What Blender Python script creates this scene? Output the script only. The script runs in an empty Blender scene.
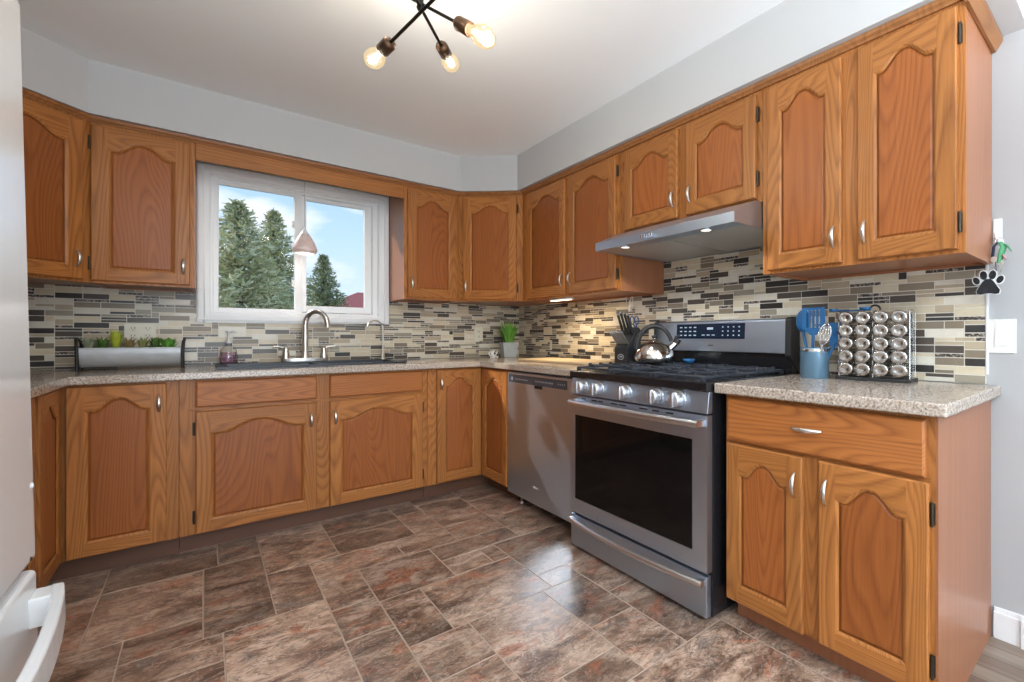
import bpy, bmesh, math, random
from mathutils import Vector, Matrix
R=math.radians
S=bpy.context.scene
C=S.collection
# ---------------------------------------------------------------- camera
cd=bpy.data.cameras.new('camera'); cam=bpy.data.objects.new('camera',cd); C.objects.link(cam)
cam.location=(-2.1379,-3.8375,1.0923); cam.rotation_euler=(R(90),0,-0.7327)
cd.sensor_fit='HORIZONTAL'; cd.sensor_width=36; cd.lens=467.4706/1024*36
cd.shift_x=(512-625.9487)/1024; cd.shift_y=(336.1703-341)/1024; cd.clip_start=.02; cd.clip_end=300
S.camera=cam
# ---------------------------------------------------------------- colour management
S.view_settings.view_transform='Standard'; S.view_settings.look='None'
S.view_settings.exposure=0.12; S.view_settings.gamma=1; S.view_settings.use_curve_mapping=False
# ---------------------------------------------------------------- world: blue sky with soft clouds
W=bpy.data.worlds.new('sky'); S.world=W; W.use_nodes=True
n=W.node_tree.nodes; l=W.node_tree.links; n.clear()
wo=n.new('ShaderNodeOutputWorld'); bg=n.new('ShaderNodeBackground'); tc=n.new('ShaderNodeTexCoord')
sep=n.new('ShaderNodeSeparateXYZ'); rmp=n.new('ShaderNodeValToRGB'); noi=n.new('ShaderNodeTexNoise'); mp=n.new('ShaderNodeMapping')
cr=n.new('ShaderNodeValToRGB'); mix=n.new('ShaderNodeMixRGB')
l.new(tc.outputs['Generated'],sep.inputs[0]); l.new(sep.outputs['Z'],rmp.inputs[0])
e=rmp.color_ramp.elements; e[0].position=0.0; e[0].color=(.74,.84,.95,1); e[1].position=.45; e[1].color=(.20,.45,.90,1)
x=e.new(.17); x.color=(.50,.71,.95,1)
l.new(tc.outputs['Generated'],mp.inputs[0]); mp.inputs['Scale'].default_value=(5,5,11); mp.inputs['Location'].default_value=(.4,1.3,.2)
l.new(mp.outputs[0],noi.inputs['Vector']); noi.inputs['Scale'].default_value=1.0; noi.inputs['Detail'].default_value=6
l.new(noi.outputs['Fac'],cr.inputs[0]); cr.color_ramp.elements[0].position=.52; cr.color_ramp.elements[1].position=.68
l.new(cr.outputs[0],mix.inputs[0]); l.new(rmp.outputs[0],mix.inputs[1]); mix.inputs[2].default_value=(.93,.95,.98,1)
l.new(mix.outputs[0],bg.inputs[0]); bg.inputs[1].default_value=1.12; l.new(bg.outputs[0],wo.inputs[0])
# ---------------------------------------------------------------- sun and daylight fill lamps
def lamp(name,kind,loc,power,color=(1,1,1),rot=(0,0,0),size=None,size_y=None,parent=None,radius=None):
    d=bpy.data.lights.new(name,kind); d.energy=power; d.color=color
    if size is not None:
        d.size=size
        if size_y is not None: d.shape='RECTANGLE'; d.size_y=size_y
    if radius is not None: d.shadow_soft_size=radius
    o=bpy.data.objects.new(name,d); C.objects.link(o); o.location=loc; o.rotation_euler=rot
    if parent: o.parent=parent
    return o
sun=lamp('sun','SUN',(-8,12,12),4.0,(1,.95,.88)); sun.data.angle=R(1.5)
sun.rotation_euler=Vector((1.03,-1.4,-1.2)).to_track_quat('-Z','Y').to_euler()
# fill lamps added for daylight at the unseen patio door and left window
lamp('patio_fill_light','AREA',(-1.85,-6.42,1.12),60,(.84,.93,1.0),(R(100),0,0),1.5,2.0)
lamp('left_window_fill_light','AREA',(-3.23,-5.0,1.5),6,(.86,.94,1.0),(R(90),0,R(-90)),1.5,1.1)
# ================================================================= helpers
rnd=random.Random(7)
class MB:
    def __init__(s): s.v=[];s.f=[];s.m=[];s.s=[]
    def add(s,vs,fs,mat=0,smooth=False):
        b=len(s.v); s.v+=[tuple(p) for p in vs]
        for f in fs: s.f.append([b+i for i in f]); s.m.append(mat); s.s.append(smooth)
        return s
    def box(s,x0,x1,y0,y1,z0,z1,mat=0):
        x0,x1=min(x0,x1),max(x0,x1); y0,y1=min(y0,y1),max(y0,y1); z0,z1=min(z0,z1),max(z0,z1)
        return s.add([(x0,y0,z0),(x1,y0,z0),(x1,y1,z0),(x0,y1,z0),(x0,y0,z1),(x1,y0,z1),(x1,y1,z1),(x0,y1,z1)],
          [(0,3,2,1),(4,5,6,7),(0,1,5,4),(1,2,6,5),(2,3,7,6),(3,0,4,7)],mat)
    def prism(s,poly,a,b,axis='z',mat=0,smooth=False):
        # poly in the plane normal to axis, counter-clockwise seen from +axis
        def P(u,v,w): return (u,v,w) if axis=='z' else ((w,u,v) if axis=='x' else (v,w,u))
        n=len(poly); vs=[P(u,v,a) for u,v in poly]+[P(u,v,b) for u,v in poly]
        s.add(vs,[tuple(range(n))[::-1],tuple(range(n,2*n))],mat)
        return s.add(vs,[(i,(i+1)%n,n+(i+1)%n,n+i) for i in range(n)],mat,smooth)
    def lathe(s,prof,c=(0,0,0),n=24,mat=0,axis='z',smooth=True,sx=1,sy=1):
        vs=[];fs=[]
        for r,h in prof:
            for i in range(n):
                a=2*math.pi*i/n; p=(r*math.cos(a)*sx,r*math.sin(a)*sy,h)
                if axis=='x': p=(p[2],p[0],p[1])
                if axis=='y': p=(p[0],p[2],p[1])
                vs.append((c[0]+p[0],c[1]+p[1],c[2]+p[2]))
        k=len(prof)
        for j in range(k-1):
            for i in range(n):
                q=(j*n+i,j*n+(i+1)%n,(j+1)*n+(i+1)%n,(j+1)*n+i)
                fs.append(q if axis!='y' else q[::-1])
        s.add(vs,fs,mat,smooth)
        if prof[0][0]>1e-6: s.add(vs[:n],[tuple(range(n))[::-1]],mat)
        if prof[-1][0]>1e-6: s.add(vs[-n:],[tuple(range(n))],mat)
        return s
    def tube(s,path,r,n=10,mat=0,cap=True,flat=1.0,up=None):
        path=[Vector(p) for p in path]; k=len(path)
        rs=r if isinstance(r,(list,tuple)) else [r]*k
        vs=[]; prev=None
        for i,p in enumerate(path):
            t=(path[min(i+1,k-1)]-path[max(i-1,0)]).normalized()
            if prev is None:
                u=Vector(up) if up else (Vector((0,0,1)) if abs(t.z)<.9 else Vector((1,0,0)))
            else: u=prev
            u=(u-t*u.dot(t)).normalized(); prev=u; w=t.cross(u)
            for j in range(n):
                a=2*math.pi*j/n; vs.append(p+(u*math.cos(a)*flat+w*math.sin(a))*rs[i])
        fs=[(i*n+j,i*n+(j+1)%n,(i+1)*n+(j+1)%n,(i+1)*n+j) for i in range(k-1) for j in range(n)]
        s.add(vs,fs,mat,True)
        if cap: s.add(vs[:n],[tuple(range(n))[::-1]],mat); s.add(vs[-n:],[tuple(range(n))],mat)
        return s
    def cyl(s,a,b,r,n=16,mat=0): return s.tube([a,b],r,n,mat)
    def ball(s,c,r,mat=0,n=14,sc=(1,1,1)):
        k=n//2; prof=[(max(1e-7,math.sin(math.pi*i/k)),-math.cos(math.pi*i/k)) for i in range(k+1)]
        vs=[];fs=[]
        for a,h in prof:
            for i in range(n):
                t=2*math.pi*i/n; vs.append((c[0]+r*a*math.cos(t)*sc[0],c[1]+r*a*math.sin(t)*sc[1],c[2]+r*h*sc[2]))
        for j in range(k):
            for i in range(n): fs.append((j*n+i,j*n+(i+1)%n,(j+1)*n+(i+1)%n,(j+1)*n+i))
        return s.add(vs,fs,mat,True)
    def build(s,name,mats,parent=None,loc=(0,0,0),rot=(0,0,0),bev=0,seg=2):
        me=bpy.data.meshes.new(name); me.from_pydata(s.v,[],s.f)
        for m in (mats if isinstance(mats,(list,tuple)) else [mats]): me.materials.append(m)
        me.polygons.foreach_set('material_index',s.m); me.polygons.foreach_set('use_smooth',s.s); me.update()
        o=bpy.data.objects.new(name,me); C.objects.link(o); o.location=loc; o.rotation_euler=rot
        if parent: o.parent=parent
        if bev:
            # weld first so that a bevel rounds shared edges only
            bm=bmesh.new(); bm.from_mesh(me); bmesh.ops.remove_doubles(bm,verts=bm.verts,dist=1e-5); bm.to_mesh(me); bm.free()
            b=o.modifiers.new('bevel','BEVEL'); b.width=bev; b.segments=seg; b.limit_method='ANGLE'; b.angle_limit=R(40)
        return o
def tag(o,label=None,cat=None,group=None,kind=None):
    if label: o['label']=label
    if cat: o['category']=cat
    if group: o['group']=group
    if kind: o['kind']=kind
    return o
def thing(name,label,cat,loc=(0,0,0),rz=0,group=None):
    o=bpy.data.objects.new(name,None); C.objects.link(o); o.location=loc; o.rotation_euler=(0,0,rz); o.empty_display_size=.1
    return tag(o,label,cat,group)
def dup(root,loc,rz=None,label=None):
    r=root.copy(); C.objects.link(r); r.location=loc
    if rz is not None: r.rotation_euler=(0,0,rz)
    if label: r['label']=label
    for ch in list(root.children):
        c=ch.copy(); C.objects.link(c); c.parent=r
        for g in list(ch.children):
            d=g.copy(); C.objects.link(d); d.parent=c
    return r
# ================================================================= materials
def new_mat(name):
    m=bpy.data.materials.new(name); m.use_nodes=True
    nt=m.node_tree; b=nt.nodes['Principled BSDF']
    return m,nt.nodes,nt.links,b
def plain(name,col,rough=.5,metal=0,spec=.5,bump=0,bscale=200,var=0,**kw):
    m,n,l,b=new_mat(name)
    b.inputs['Base Color'].default_value=(*col,1); b.inputs['Roughness'].default_value=rough; b.inputs['Metallic'].default_value=metal
    b.inputs['Specular IOR Level'].default_value=spec
    for k,v in kw.items():
        b.inputs[k.replace('_',' ')].default_value=v
    if bump or var:
        t=n.new('ShaderNodeTexCoord'); q=n.new('ShaderNodeTexNoise'); q.inputs['Scale'].default_value=bscale; q.inputs['Detail'].default_value=4
        l.new(t.outputs['Object'],q.inputs['Vector'])
        if bump:
            bp=n.new('ShaderNodeBump'); bp.inputs['Strength'].default_value=bump; bp.inputs['Distance'].default_value=.002
            l.new(q.outputs['Fac'],bp.inputs['Height']); l.new(bp.outputs[0],b.inputs['Normal'])
        if var:
            mx=n.new('ShaderNodeMixRGB'); mx.inputs[1].default_value=(*[c*(1-var) for c in col],1); mx.inputs[2].default_value=(*[min(1,c*(1+var)) for c in col],1)
            l.new(q.outputs['Fac'],mx.inputs[0]); l.new(mx.outputs[0],b.inputs['Base Color'])
    return m
def emit(name,col,strength):
    m,n,l,b=new_mat(name); b.inputs['Base Color'].default_value=(*col,1)
    b.inputs['Emission Color'].default_value=(*col,1); b.inputs['Emission Strength'].default_value=strength
    return m
def ramp(n,stops):
    r=n.new('ShaderNodeValToRGB'); e=r.color_ramp.elements
    e[0].position=stops[0][0]; e[0].color=(*stops[0][1],1); e[1].position=stops[-1][0]; e[1].color=(*stops[-1][1],1)
    for p,c in stops[1:-1]:
        x=e.new(p); x.color=(*c,1)
    return r
def oak(name,horizontal=False,light=(.45,.174,.046),dark=(.130,.038,.009),freq=60,contrast=1.0,stretch=.42,rough=.34,panel=False):
    m,n,l,b=new_mat(name)
    t=n.new('ShaderNodeTexCoord'); oi=n.new('ShaderNodeObjectInfo')
    ml=n.new('ShaderNodeVectorMath'); ml.operation='SCALE'; ml.inputs[0].default_value=(13.1,7.7,23.3); l.new(oi.outputs['Random'],ml.inputs['Scale'])
    ad=n.new('ShaderNodeVectorMath'); ad.operation='ADD'; l.new(t.outputs['Object'],ad.inputs[0]); l.new(ml.outputs[0],ad.inputs[1])
    def mapped(sx,sz):
        q=n.new('ShaderNodeMapping'); q.inputs['Scale'].default_value=(sz,sx,sx) if horizontal else (sx,sx,sz); l.new(ad.outputs[0],q.inputs['Vector']); return q
    # contour lines of a stretched noise read as flat-sawn cathedrals
    q=mapped(3.6,stretch); a=n.new('ShaderNodeTexNoise'); a.inputs['Scale'].default_value=1.0; a.inputs['Detail'].default_value=1.6; a.inputs['Roughness'].default_value=.45; a.inputs['Distortion'].default_value=.25
    l.new(q.outputs[0],a.inputs['Vector'])
    mu=n.new('ShaderNodeMath'); mu.operation='MULTIPLY'; mu.inputs[1].default_value=freq; l.new(a.outputs['Fac'],mu.inputs[0])
    fr=n.new('ShaderNodeMath'); fr.operation='FRACT'; l.new(mu.outputs[0],fr.inputs[0])
    # fine pores
    q2=mapped(300,7); p=n.new('ShaderNodeTexNoise'); p.inputs['Scale'].default_value=1; p.inputs['Detail'].default_value=2; l.new(q2.outputs[0],p.inputs['Vector'])
    q3=mapped(60,1.6); p3=n.new('ShaderNodeTexNoise'); p3.inputs['Scale'].default_value=1; p3.inputs['Detail'].default_value=3; l.new(q3.outputs[0],p3.inputs['Vector'])
    rr=ramp(n,[(0,(.0,.0,.0)),(.25,(.62,.62,.62)),(.70,(1,1,1)),(1,(.15,.15,.15))]); l.new(fr.outputs[0],rr.inputs[0])
    s1=n.new('ShaderNodeMath'); s1.operation='MULTIPLY_ADD'; s1.inputs[1].default_value=.52*contrast; l.new(rr.outputs[0],s1.inputs[0])
    s2=n.new('ShaderNodeMath'); s2.operation='MULTIPLY_ADD'; s2.inputs[1].default_value=.55*contrast; s2.inputs[2].default_value=.5-.52*contrast+.10; l.new(p.outputs['Fac'],s2.inputs[0]); 
    l.new(s2.outputs[0],s1.inputs[2])
    s3=n.new('ShaderNodeMath'); s3.operation='MULTIPLY_ADD'; s3.inputs[1].default_value=.45; s3.inputs[2].default_value=-.12; l.new(p3.outputs['Fac'],s3.inputs[0])
    s4=n.new('ShaderNodeMath'); s4.operation='ADD'; l.new(s1.outputs[0],s4.inputs[0]); l.new(s3.outputs[0],s4.inputs[1])
    mx=n.new('ShaderNodeMixRGB'); mx.inputs[1].default_value=(*dark,1); mx.inputs[2].default_value=(*light,1); mx.use_clamp=True
    l.new(s4.outputs[0],mx.inputs[0])
    # board to board tone
    hs=n.new('ShaderNodeHueSaturation'); vv=n.new('ShaderNodeMath'); vv.operation='MULTIPLY_ADD'; vv.inputs[1].default_value=.22; vv.inputs[2].default_value=.89; l.new(oi.outputs['Random'],vv.inputs[0]); l.new(vv.outputs[0],hs.inputs['Value']); l.new(mx.outputs[0],hs.inputs['Color'])
    l.new(hs.outputs[0],b.inputs['Base Color'])
    b.inputs['Roughness'].default_value=rough; b.inputs['Specular IOR Level'].default_value=.28
    bp=n.new('ShaderNodeBump'); bp.inputs['Strength'].default_value=.12; bp.inputs['Distance'].default_value=.001; l.new(s4.outputs[0],bp.inputs['Height']); l.new(bp.outputs[0],b.inputs['Normal'])
    return m
OV=oak('oak_upright_grain'); OH=oak('oak_level_grain',True)
OP=oak('oak_panel',light=(.360,.112,.028),dark=(.150,.040,.009),freq=46,contrast=.85,stretch=.40,panel=True)
ODR=oak('oak_drawer_front',True,light=(.42,.148,.040),dark=(.15,.042,.010),freq=60,stretch=.4)
OS=oak('oak_side_veneer',light=(.38,.155,.075),dark=(.25,.092,.040),freq=14,contrast=.5,stretch=.25,rough=.3)
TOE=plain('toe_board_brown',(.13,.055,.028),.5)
WOODDARK=plain('carcass_dark_brown',(.16,.065,.025),.6)  # plain dark brown, not assigned to any part
PAINT=plain('wall_paint_grey',(.45,.455,.46),.75,bump=.05,bscale=350)
SOFF=plain('soffit_paint_grey',(.55,.555,.56),.75,bump=.05,bscale=350)
CEIL=plain('ceiling_paint_white',(.92,.935,.95),.85,bump=.05,bscale=250)
WHITE=plain('white_trim_paint',(.84,.84,.84),.4)
VINYL=plain('white_window_vinyl',(.92,.93,.94),.35)
PLATE=plain('white_cover_plate',(.82,.81,.78),.35)
CREAM=plain('cream_cover_plate',(.80,.76,.64),.4)
NICKEL=plain('brushed_nickel',(.72,.70,.66),.28,1)
CHROME=plain('polished_steel',(.80,.80,.80),.12,1)
BRONZE=plain('dark_bronze_hinge',(.07,.055,.04),.45,.8)
BLACK=plain('black_enamel',(.012,.012,.014),.22)
BLACKM=plain('black_matte_plastic',(.02,.02,.022),.5)
IRON=plain('cast_iron',(.030,.036,.048),.55,bump=.2,bscale=300)
GAP=plain('dark_gap',(.006,.006,.007),.6)
FRIDGEW=plain('fridge_white_enamel',(.80,.81,.82),.16,spec=.6)
BLUE=plain('blue_silicone',(.016,.12,.30),.45)
BLUEPOT=plain('blue_grey_enamel',(.13,.24,.34),.35,.35)
def steel(name,col=(.53,.63,.77),rough=.36,horizontal=True):
    m,n,l,b=new_mat(name); b.inputs['Metallic'].default_value=1; b.inputs['Base Color'].default_value=(*col,1)
    t=n.new('ShaderNodeTexCoord'); q=n.new('ShaderNodeMapping'); q.inputs['Scale'].default_value=(3,3,600) if horizontal else (600,600,3)
    l.new(t.outputs['Object'],q.inputs[0]); a=n.new('ShaderNodeTexNoise'); a.inputs['Scale'].default_value=1; a.inputs['Detail'].default_value=2; l.new(q.outputs[0],a.inputs['Vector'])
    mr=n.new('ShaderNodeMapRange'); mr.inputs['To Min'].default_value=rough-.05; mr.inputs['To Max'].default_value=rough+.08; l.new(a.outputs['Fac'],mr.inputs[0]); l.new(mr.outputs[0],b.inputs['Roughness'])
    bp=n.new('ShaderNodeBump'); bp.inputs['Strength'].default_value=.05; bp.inputs['Distance'].default_value=.0005; l.new(a.outputs['Fac'],bp.inputs['Height']); l.new(bp.outputs[0],b.inputs['Normal'])
    return m
STEEL=steel('stainless_steel'); STEELV=steel('stainless_steel_upright',(.53,.64,.79),.36,False)
KNOB=plain('satin_knob_metal',(.58,.58,.60),.38,.9)
PULL=plain('satin_steel_bar',(.80,.81,.83),.28,1)
def glass(name,col=(1,1,1),mixf=.08,rough=.02,ior=1.35):
    m,n,l,b=new_mat(name); n.remove(b); o=n['Material Output']
    t=n.new('ShaderNodeBsdfTransparent'); t.inputs[0].default_value=(*col,1); g=n.new('ShaderNodeBsdfGlossy'); g.inputs['Roughness'].default_value=rough
    fz=n.new('ShaderNodeFresnel'); fz.inputs[0].default_value=ior; ad=n.new('ShaderNodeMath'); ad.operation='ADD'; ad.inputs[1].default_value=mixf; l.new(fz.outputs[0],ad.inputs[0])
    mx=n.new('ShaderNodeMixShader'); l.new(ad.outputs[0],mx.inputs[0]); l.new(t.outputs[0],mx.inputs[1]); l.new(g.outputs[0],mx.inputs[2]); l.new(mx.outputs[0],o.inputs[0])
    return m
PANE=glass('window_glass',mixf=0.0,ior=1.10); CLEAR=glass('clear_plastic',(.97,.98,.98),.05,.08,1.15); LILAC=glass('lilac_soap',(.92,.78,.90),.05,.10,1.15)
def granite():
    m,n,l,b=new_mat('speckled_granite')
    t=n.new('ShaderNodeTexCoord')
    def noise(sc,det=3):
        a=n.new('ShaderNodeTexNoise'); a.inputs['Scale'].default_value=sc; a.inputs['Detail'].default_value=det; l.new(t.outputs['Object'],a.inputs['Vector']); return a
    a=noise(120,4); r=ramp(n,[(.28,(.16,.12,.10)),(.42,(.36,.29,.235)),(.52,(.50,.405,.325)),(.64,(.60,.53,.46)),(.75,(.38,.36,.35))]); l.new(a.outputs['Fac'],r.inputs[0])
    v=n.new('ShaderNodeTexVoronoi'); v.inputs['Scale'].default_value=190; l.new(t.outputs['Object'],v.inputs['Vector'])
    c=noise(170,2); rc=ramp(n,[(.62,(0,0,0)),(.68,(.85,.85,.85))]); l.new(c.outputs['Fac'],rc.inputs[0])
    mx=n.new('ShaderNodeMixRGB'); l.new(rc.outputs[0],mx.inputs[0]); l.new(r.outputs[0],mx.inputs[1]); mx.inputs[2].default_value=(.06,.05,.045,1)
    d=noise(140,2); d.inputs['Distortion'].default_value=.5; rd=ramp(n,[(.62,(0,0,0)),(.70,(1,1,1))]); l.new(d.outputs['Fac'],rd.inputs[0])
    mx2=n.new('ShaderNodeMixRGB'); l.new(rd.outputs[0],mx2.inputs[0]); l.new(mx.outputs[0],mx2.inputs[1]); mx2.inputs[2].default_value=(.64,.62,.60,1)
    l.new(mx2.outputs[0],b.inputs['Base Color']); b.inputs['Roughness'].default_value=.16; b.inputs['Specular IOR Level'].default_value=.5
    return m
GRAN=granite()
def slate():
    m,n,l,b=new_mat('slate_look_floor_tile')
    t=n.new('ShaderNodeTexCoord'); at=n.new('ShaderNodeAttribute'); at.attribute_name='tile'
    sc=n.new('ShaderNodeVectorMath'); sc.operation='SCALE'; sc.inputs['Scale'].default_value=40; l.new(at.outputs['Color'],sc.inputs[0])
    ad=n.new('ShaderNodeVectorMath'); ad.operation='ADD'; l.new(t.outputs['Object'],ad.inputs[0]); l.new(sc.outputs[0],ad.inputs[1])
    def nz(scale,rot,det,rough,dist,off=0):
        mp=n.new('ShaderNodeMapping'); mp.inputs['Rotation'].default_value=(0,0,R(rot)); mp.inputs['Scale'].default_value=(scale[0],scale[1],1); mp.inputs['Location'].default_value=(off,off*.7,off*.3); l.new(ad.outputs[0],mp.inputs[0])
        a=n.new('ShaderNodeTexNoise'); a.inputs['Scale'].default_value=1; a.inputs['Detail'].default_value=det; a.inputs['Roughness'].default_value=rough; a.inputs['Distortion'].default_value=dist; l.new(mp.outputs[0],a.inputs['Vector']); return a
    def mixc(f,a,c):
        mx=n.new('ShaderNodeMixRGB'); l.new(f,mx.inputs[0]); l.new(a,mx.inputs[1]); mx.inputs[2].default_value=(*c,1); return mx.outputs[0]
    big=nz((4.5,7.5),25,4,.55,1.1); r=ramp(n,[(.32,(.085,.050,.036)),(.44,(.205,.126,.086)),(.54,(.35,.235,.168)),(.66,(.49,.355,.27))]); l.new(big.outputs['Fac'],r.inputs[0]); col=r.outputs[0]
    rust=nz((4.5,8),30,5,.6,1.3,11); rr=ramp(n,[(.545,(0,0,0)),(.66,(.85,.85,.85))]); l.new(rust.outputs['Fac'],rr.inputs[0]); col=mixc(rr.outputs[0],col,(.36,.135,.075))
    gry=nz((5,9),15,5,.6,1.2,23); rg=ramp(n,[(.56,(0,0,0)),(.66,(.75,.75,.75))]); l.new(gry.outputs['Fac'],rg.inputs[0]); col=mixc(rg.outputs[0],col,(.20,.17,.145))
    # mottling and thin pale veins
    fine=nz((26,44),22,8,.72,.6,5); rf=ramp(n,[(.34,(.42,.40,.38)),(.50,(.95,.95,.95)),(.66,(1.0,1.0,1.0)),(.74,(1,1,1))]); l.new(fine.outputs['Fac'],rf.inputs[0])
    mu=n.new('ShaderNodeMixRGB'); mu.blend_type='MULTIPLY'; mu.inputs[0].default_value=1; l.new(col,mu.inputs[1]); l.new(rf.outputs[0],mu.inputs[2]); col=mu.outputs[0]
    vn=nz((9,17),24,6,.62,1.6,31); d=n.new('ShaderNodeMath'); d.operation='SUBTRACT'; d.inputs[1].default_value=.5; l.new(vn.outputs['Fac'],d.inputs[0]); ab=n.new('ShaderNodeMath'); ab.operation='ABSOLUTE'; l.new(d.outputs[0],ab.inputs[0])
    rv=ramp(n,[(0,(.5,.5,.5)),(.022,(0,0,0))]); l.new(ab.outputs[0],rv.inputs[0]); col=mixc(rv.outputs[0],col,(.55,.45,.38))
    vd=nz((8,15),35,6,.62,1.6,47); d=n.new('ShaderNodeMath'); d.operation='SUBTRACT'; d.inputs[1].default_value=.5; l.new(vd.outputs['Fac'],d.inputs[0]); ab=n.new('ShaderNodeMath'); ab.operation='ABSOLUTE'; l.new(d.outputs[0],ab.inputs[0])
    rv=ramp(n,[(0,(.7,.7,.7)),(.03,(0,0,0))]); l.new(ab.outputs[0],rv.inputs[0]); col=mixc(rv.outputs[0],col,(.075,.05,.042))
    sp=n.new('ShaderNodeSeparateColor'); l.new(at.outputs['Color'],sp.inputs[0])
    hs=n.new('ShaderNodeHueSaturation'); vv=n.new('ShaderNodeMath'); vv.operation='MULTIPLY_ADD'; vv.inputs[1].default_value=.55; vv.inputs[2].default_value=.88; l.new(sp.outputs[0],vv.inputs[0]); l.new(vv.outputs[0],hs.inputs['Value']); l.new(col,hs.inputs['Color'])
    l.new(hs.outputs[0],b.inputs['Base Color']); b.inputs['Roughness'].default_value=.28; b.inputs['Specular IOR Level'].default_value=.5
    bp=n.new('ShaderNodeBump'); bp.inputs['Strength'].default_value=.2; bp.inputs['Distance'].default_value=.0015; l.new(fine.outputs['Fac'],bp.inputs['Height']); l.new(bp.outputs[0],b.inputs['Normal'])
    return m
SLATE=slate(); GROUT=plain('floor_grout_tan',(.42,.32,.25),.6)
def plank():
    m,n,l,b=new_mat('grey_brown_laminate')
    t=n.new('ShaderNodeTexCoord'); mp=n.new('ShaderNodeMapping'); mp.inputs['Rotation'].default_value=(0,0,R(90)); l.new(t.outputs['Object'],mp.inputs[0])
    br=n.new('ShaderNodeTexBrick'); br.inputs['Scale'].default_value=1; br.inputs['Brick Width'].default_value=1.1; br.inputs['Row Height'].default_value=.075; br.inputs['Mortar Size'].default_value=.0015
    br.inputs['Color1'].default_value=(.30,.24,.19,1); br.inputs['Color2'].default_value=(.15,.10,.075,1); br.inputs['Mortar'].default_value=(.08,.06,.05,1); l.new(mp.outputs[0],br.inputs['Vector'])
    m2=n.new('ShaderNodeMapping'); m2.inputs['Scale'].default_value=(40,2,1); l.new(t.outputs['Object'],m2.inputs[0]); a=n.new('ShaderNodeTexNoise'); a.inputs['Scale'].default_value=1; a.inputs['Detail'].default_value=5; l.new(m2.outputs[0],a.inputs['Vector'])
    mx=n.new('ShaderNodeMixRGB'); mx.blend_type='OVERLAY'; mx.inputs[0].default_value=.7; l.new(br.outputs[0],mx.inputs[1]); l.new(a.outputs['Fac'],mx.inputs[2]); l.new(mx.outputs[0],b.inputs['Base Color']); b.inputs['Roughness'].default_value=.3
    return m
PLANK=plank()
# ================================================================= the room
XL,YB,ZC=-3.279,-6.5,2.434
def struct(mb,name,mats,parent=None,bev=0):
    o=mb.build(name,mats,parent,bev=bev)
    if not parent: o['kind']='structure'
    return o
# --- floor: printed slate tiles laid to the photograph's joints, packed elsewhere
tiles=[(-2.466,-2.144,-1.39,-.90),(-2.72,-2.466,-1.39,-.90),(-2.72,-2.466,-.90,-.58),(-2.355,-2.144,-1.565,-1.39),(-2.144,-1.93,-1.565,-.89),(-2.092,-1.93,-.89,-.58),(-2.466,-2.092,-.89,-.58),
(-1.93,-1.64,-1.15,-.58),(-1.93,-1.768,-1.565,-1.15),(-1.768,-1.398,-1.38,-1.15),(-1.768,-1.607,-1.68,-1.38),(-1.607,-1.287,-1.731,-1.38),(-1.768,-1.607,-1.93,-1.68),
(-1.607,-1.447,-2.11,-1.731),(-1.607,-1.392,-2.346,-2.11),(-1.447,-1.015,-2.11,-1.731),(-1.392,-1.066,-2.588,-2.11),(-1.287,-1.10,-1.731,-1.55),(-1.10,-1.015,-1.731,-1.55),
(-1.398,-1.13,-1.38,-1.15),(-1.287,-1.015,-1.55,-1.38),(-1.066,-.857,-2.45,-2.11),(-1.015,-.857,-2.11,-1.98),(-1.066,-.857,-2.742,-2.45),(-1.29,-1.066,-2.742,-2.588),(-.857,-.50,-2.742,-2.30),(-.857,-.50,-2.30,-1.98),
(-1.015,-.50,-1.98,-1.55),(-1.13,-.66,-3.26,-2.742),(-.66,-.50,-2.90,-2.742),(-.66,-.50,-3.26,-2.90),(-2.089,-1.768,-2.36,-1.565),(-1.768,-1.607,-2.36,-1.93),(-2.355,-2.089,-1.76,-1.565),(-2.72,-2.355,-1.76,-1.39),(-2.36,-2.089,-2.12,-1.76),(-2.36,-2.089,-2.36,-2.12),(-1.607,-1.392,-2.76,-2.346),(-1.92,-1.607,-2.76,-2.36),(-1.392,-1.29,-2.76,-2.588),(-2.36,-1.92,-2.72,-2.36),
(-1.64,-1.28,-.87,-.58),(-1.64,-1.28,-1.15,-.87),(-1.28,-1.13,-1.15,-.80),(-1.13,-.86,-1.15,-.70),(-1.13,-.86,-1.38,-1.15),(-.86,-.50,-1.55,-1.20)]
g=.02; gx0,gy0=XL,-3.46; nx=int(round((0-XL)/g))+1; ny=int(round(3.46/g))
occ=[[False]*nx for _ in range(ny)]
def mark(x0,x1,y0,y1):
    for j in range(max(0,int(math.floor((y0-gy0)/g+.35))),min(ny,int(math.ceil((y1-gy0)/g-.35)))):
        for i in range(max(0,int(math.floor((x0-gx0)/g+.35))),min(nx,int(math.ceil((x1-gx0)/g-.35)))): occ[j][i]=True
for q in tiles: mark(*q)
allt=list(tiles)
sizes=[(18,18),(18,10),(10,18),(10,10),(28,18),(18,28)]
for j in range(ny):
    for i in range(nx):
        if occ[j][i]: continue
        w,h=rnd.choice(sizes)
        a=0
        while a<w and i+a<nx and not occ[j][i+a]: a+=1
        bb=1
        while bb<h and j+bb<ny and all(not occ[j+bb][i+k] for k in range(a)): bb+=1
        for jj in range(j,j+bb):
            for ii in range(i,i+a): occ[jj][ii]=True
        allt.append((gx0+i*g,min(0,gx0+(i+a)*g),gy0+j*g,gy0+(j+bb)*g))
fl=MB(); fl.box(XL,0,gy0,0,-.02,-.0012,1); base_n=len(fl.f); cols=[(0,0,0,1)]*base_n
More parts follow.
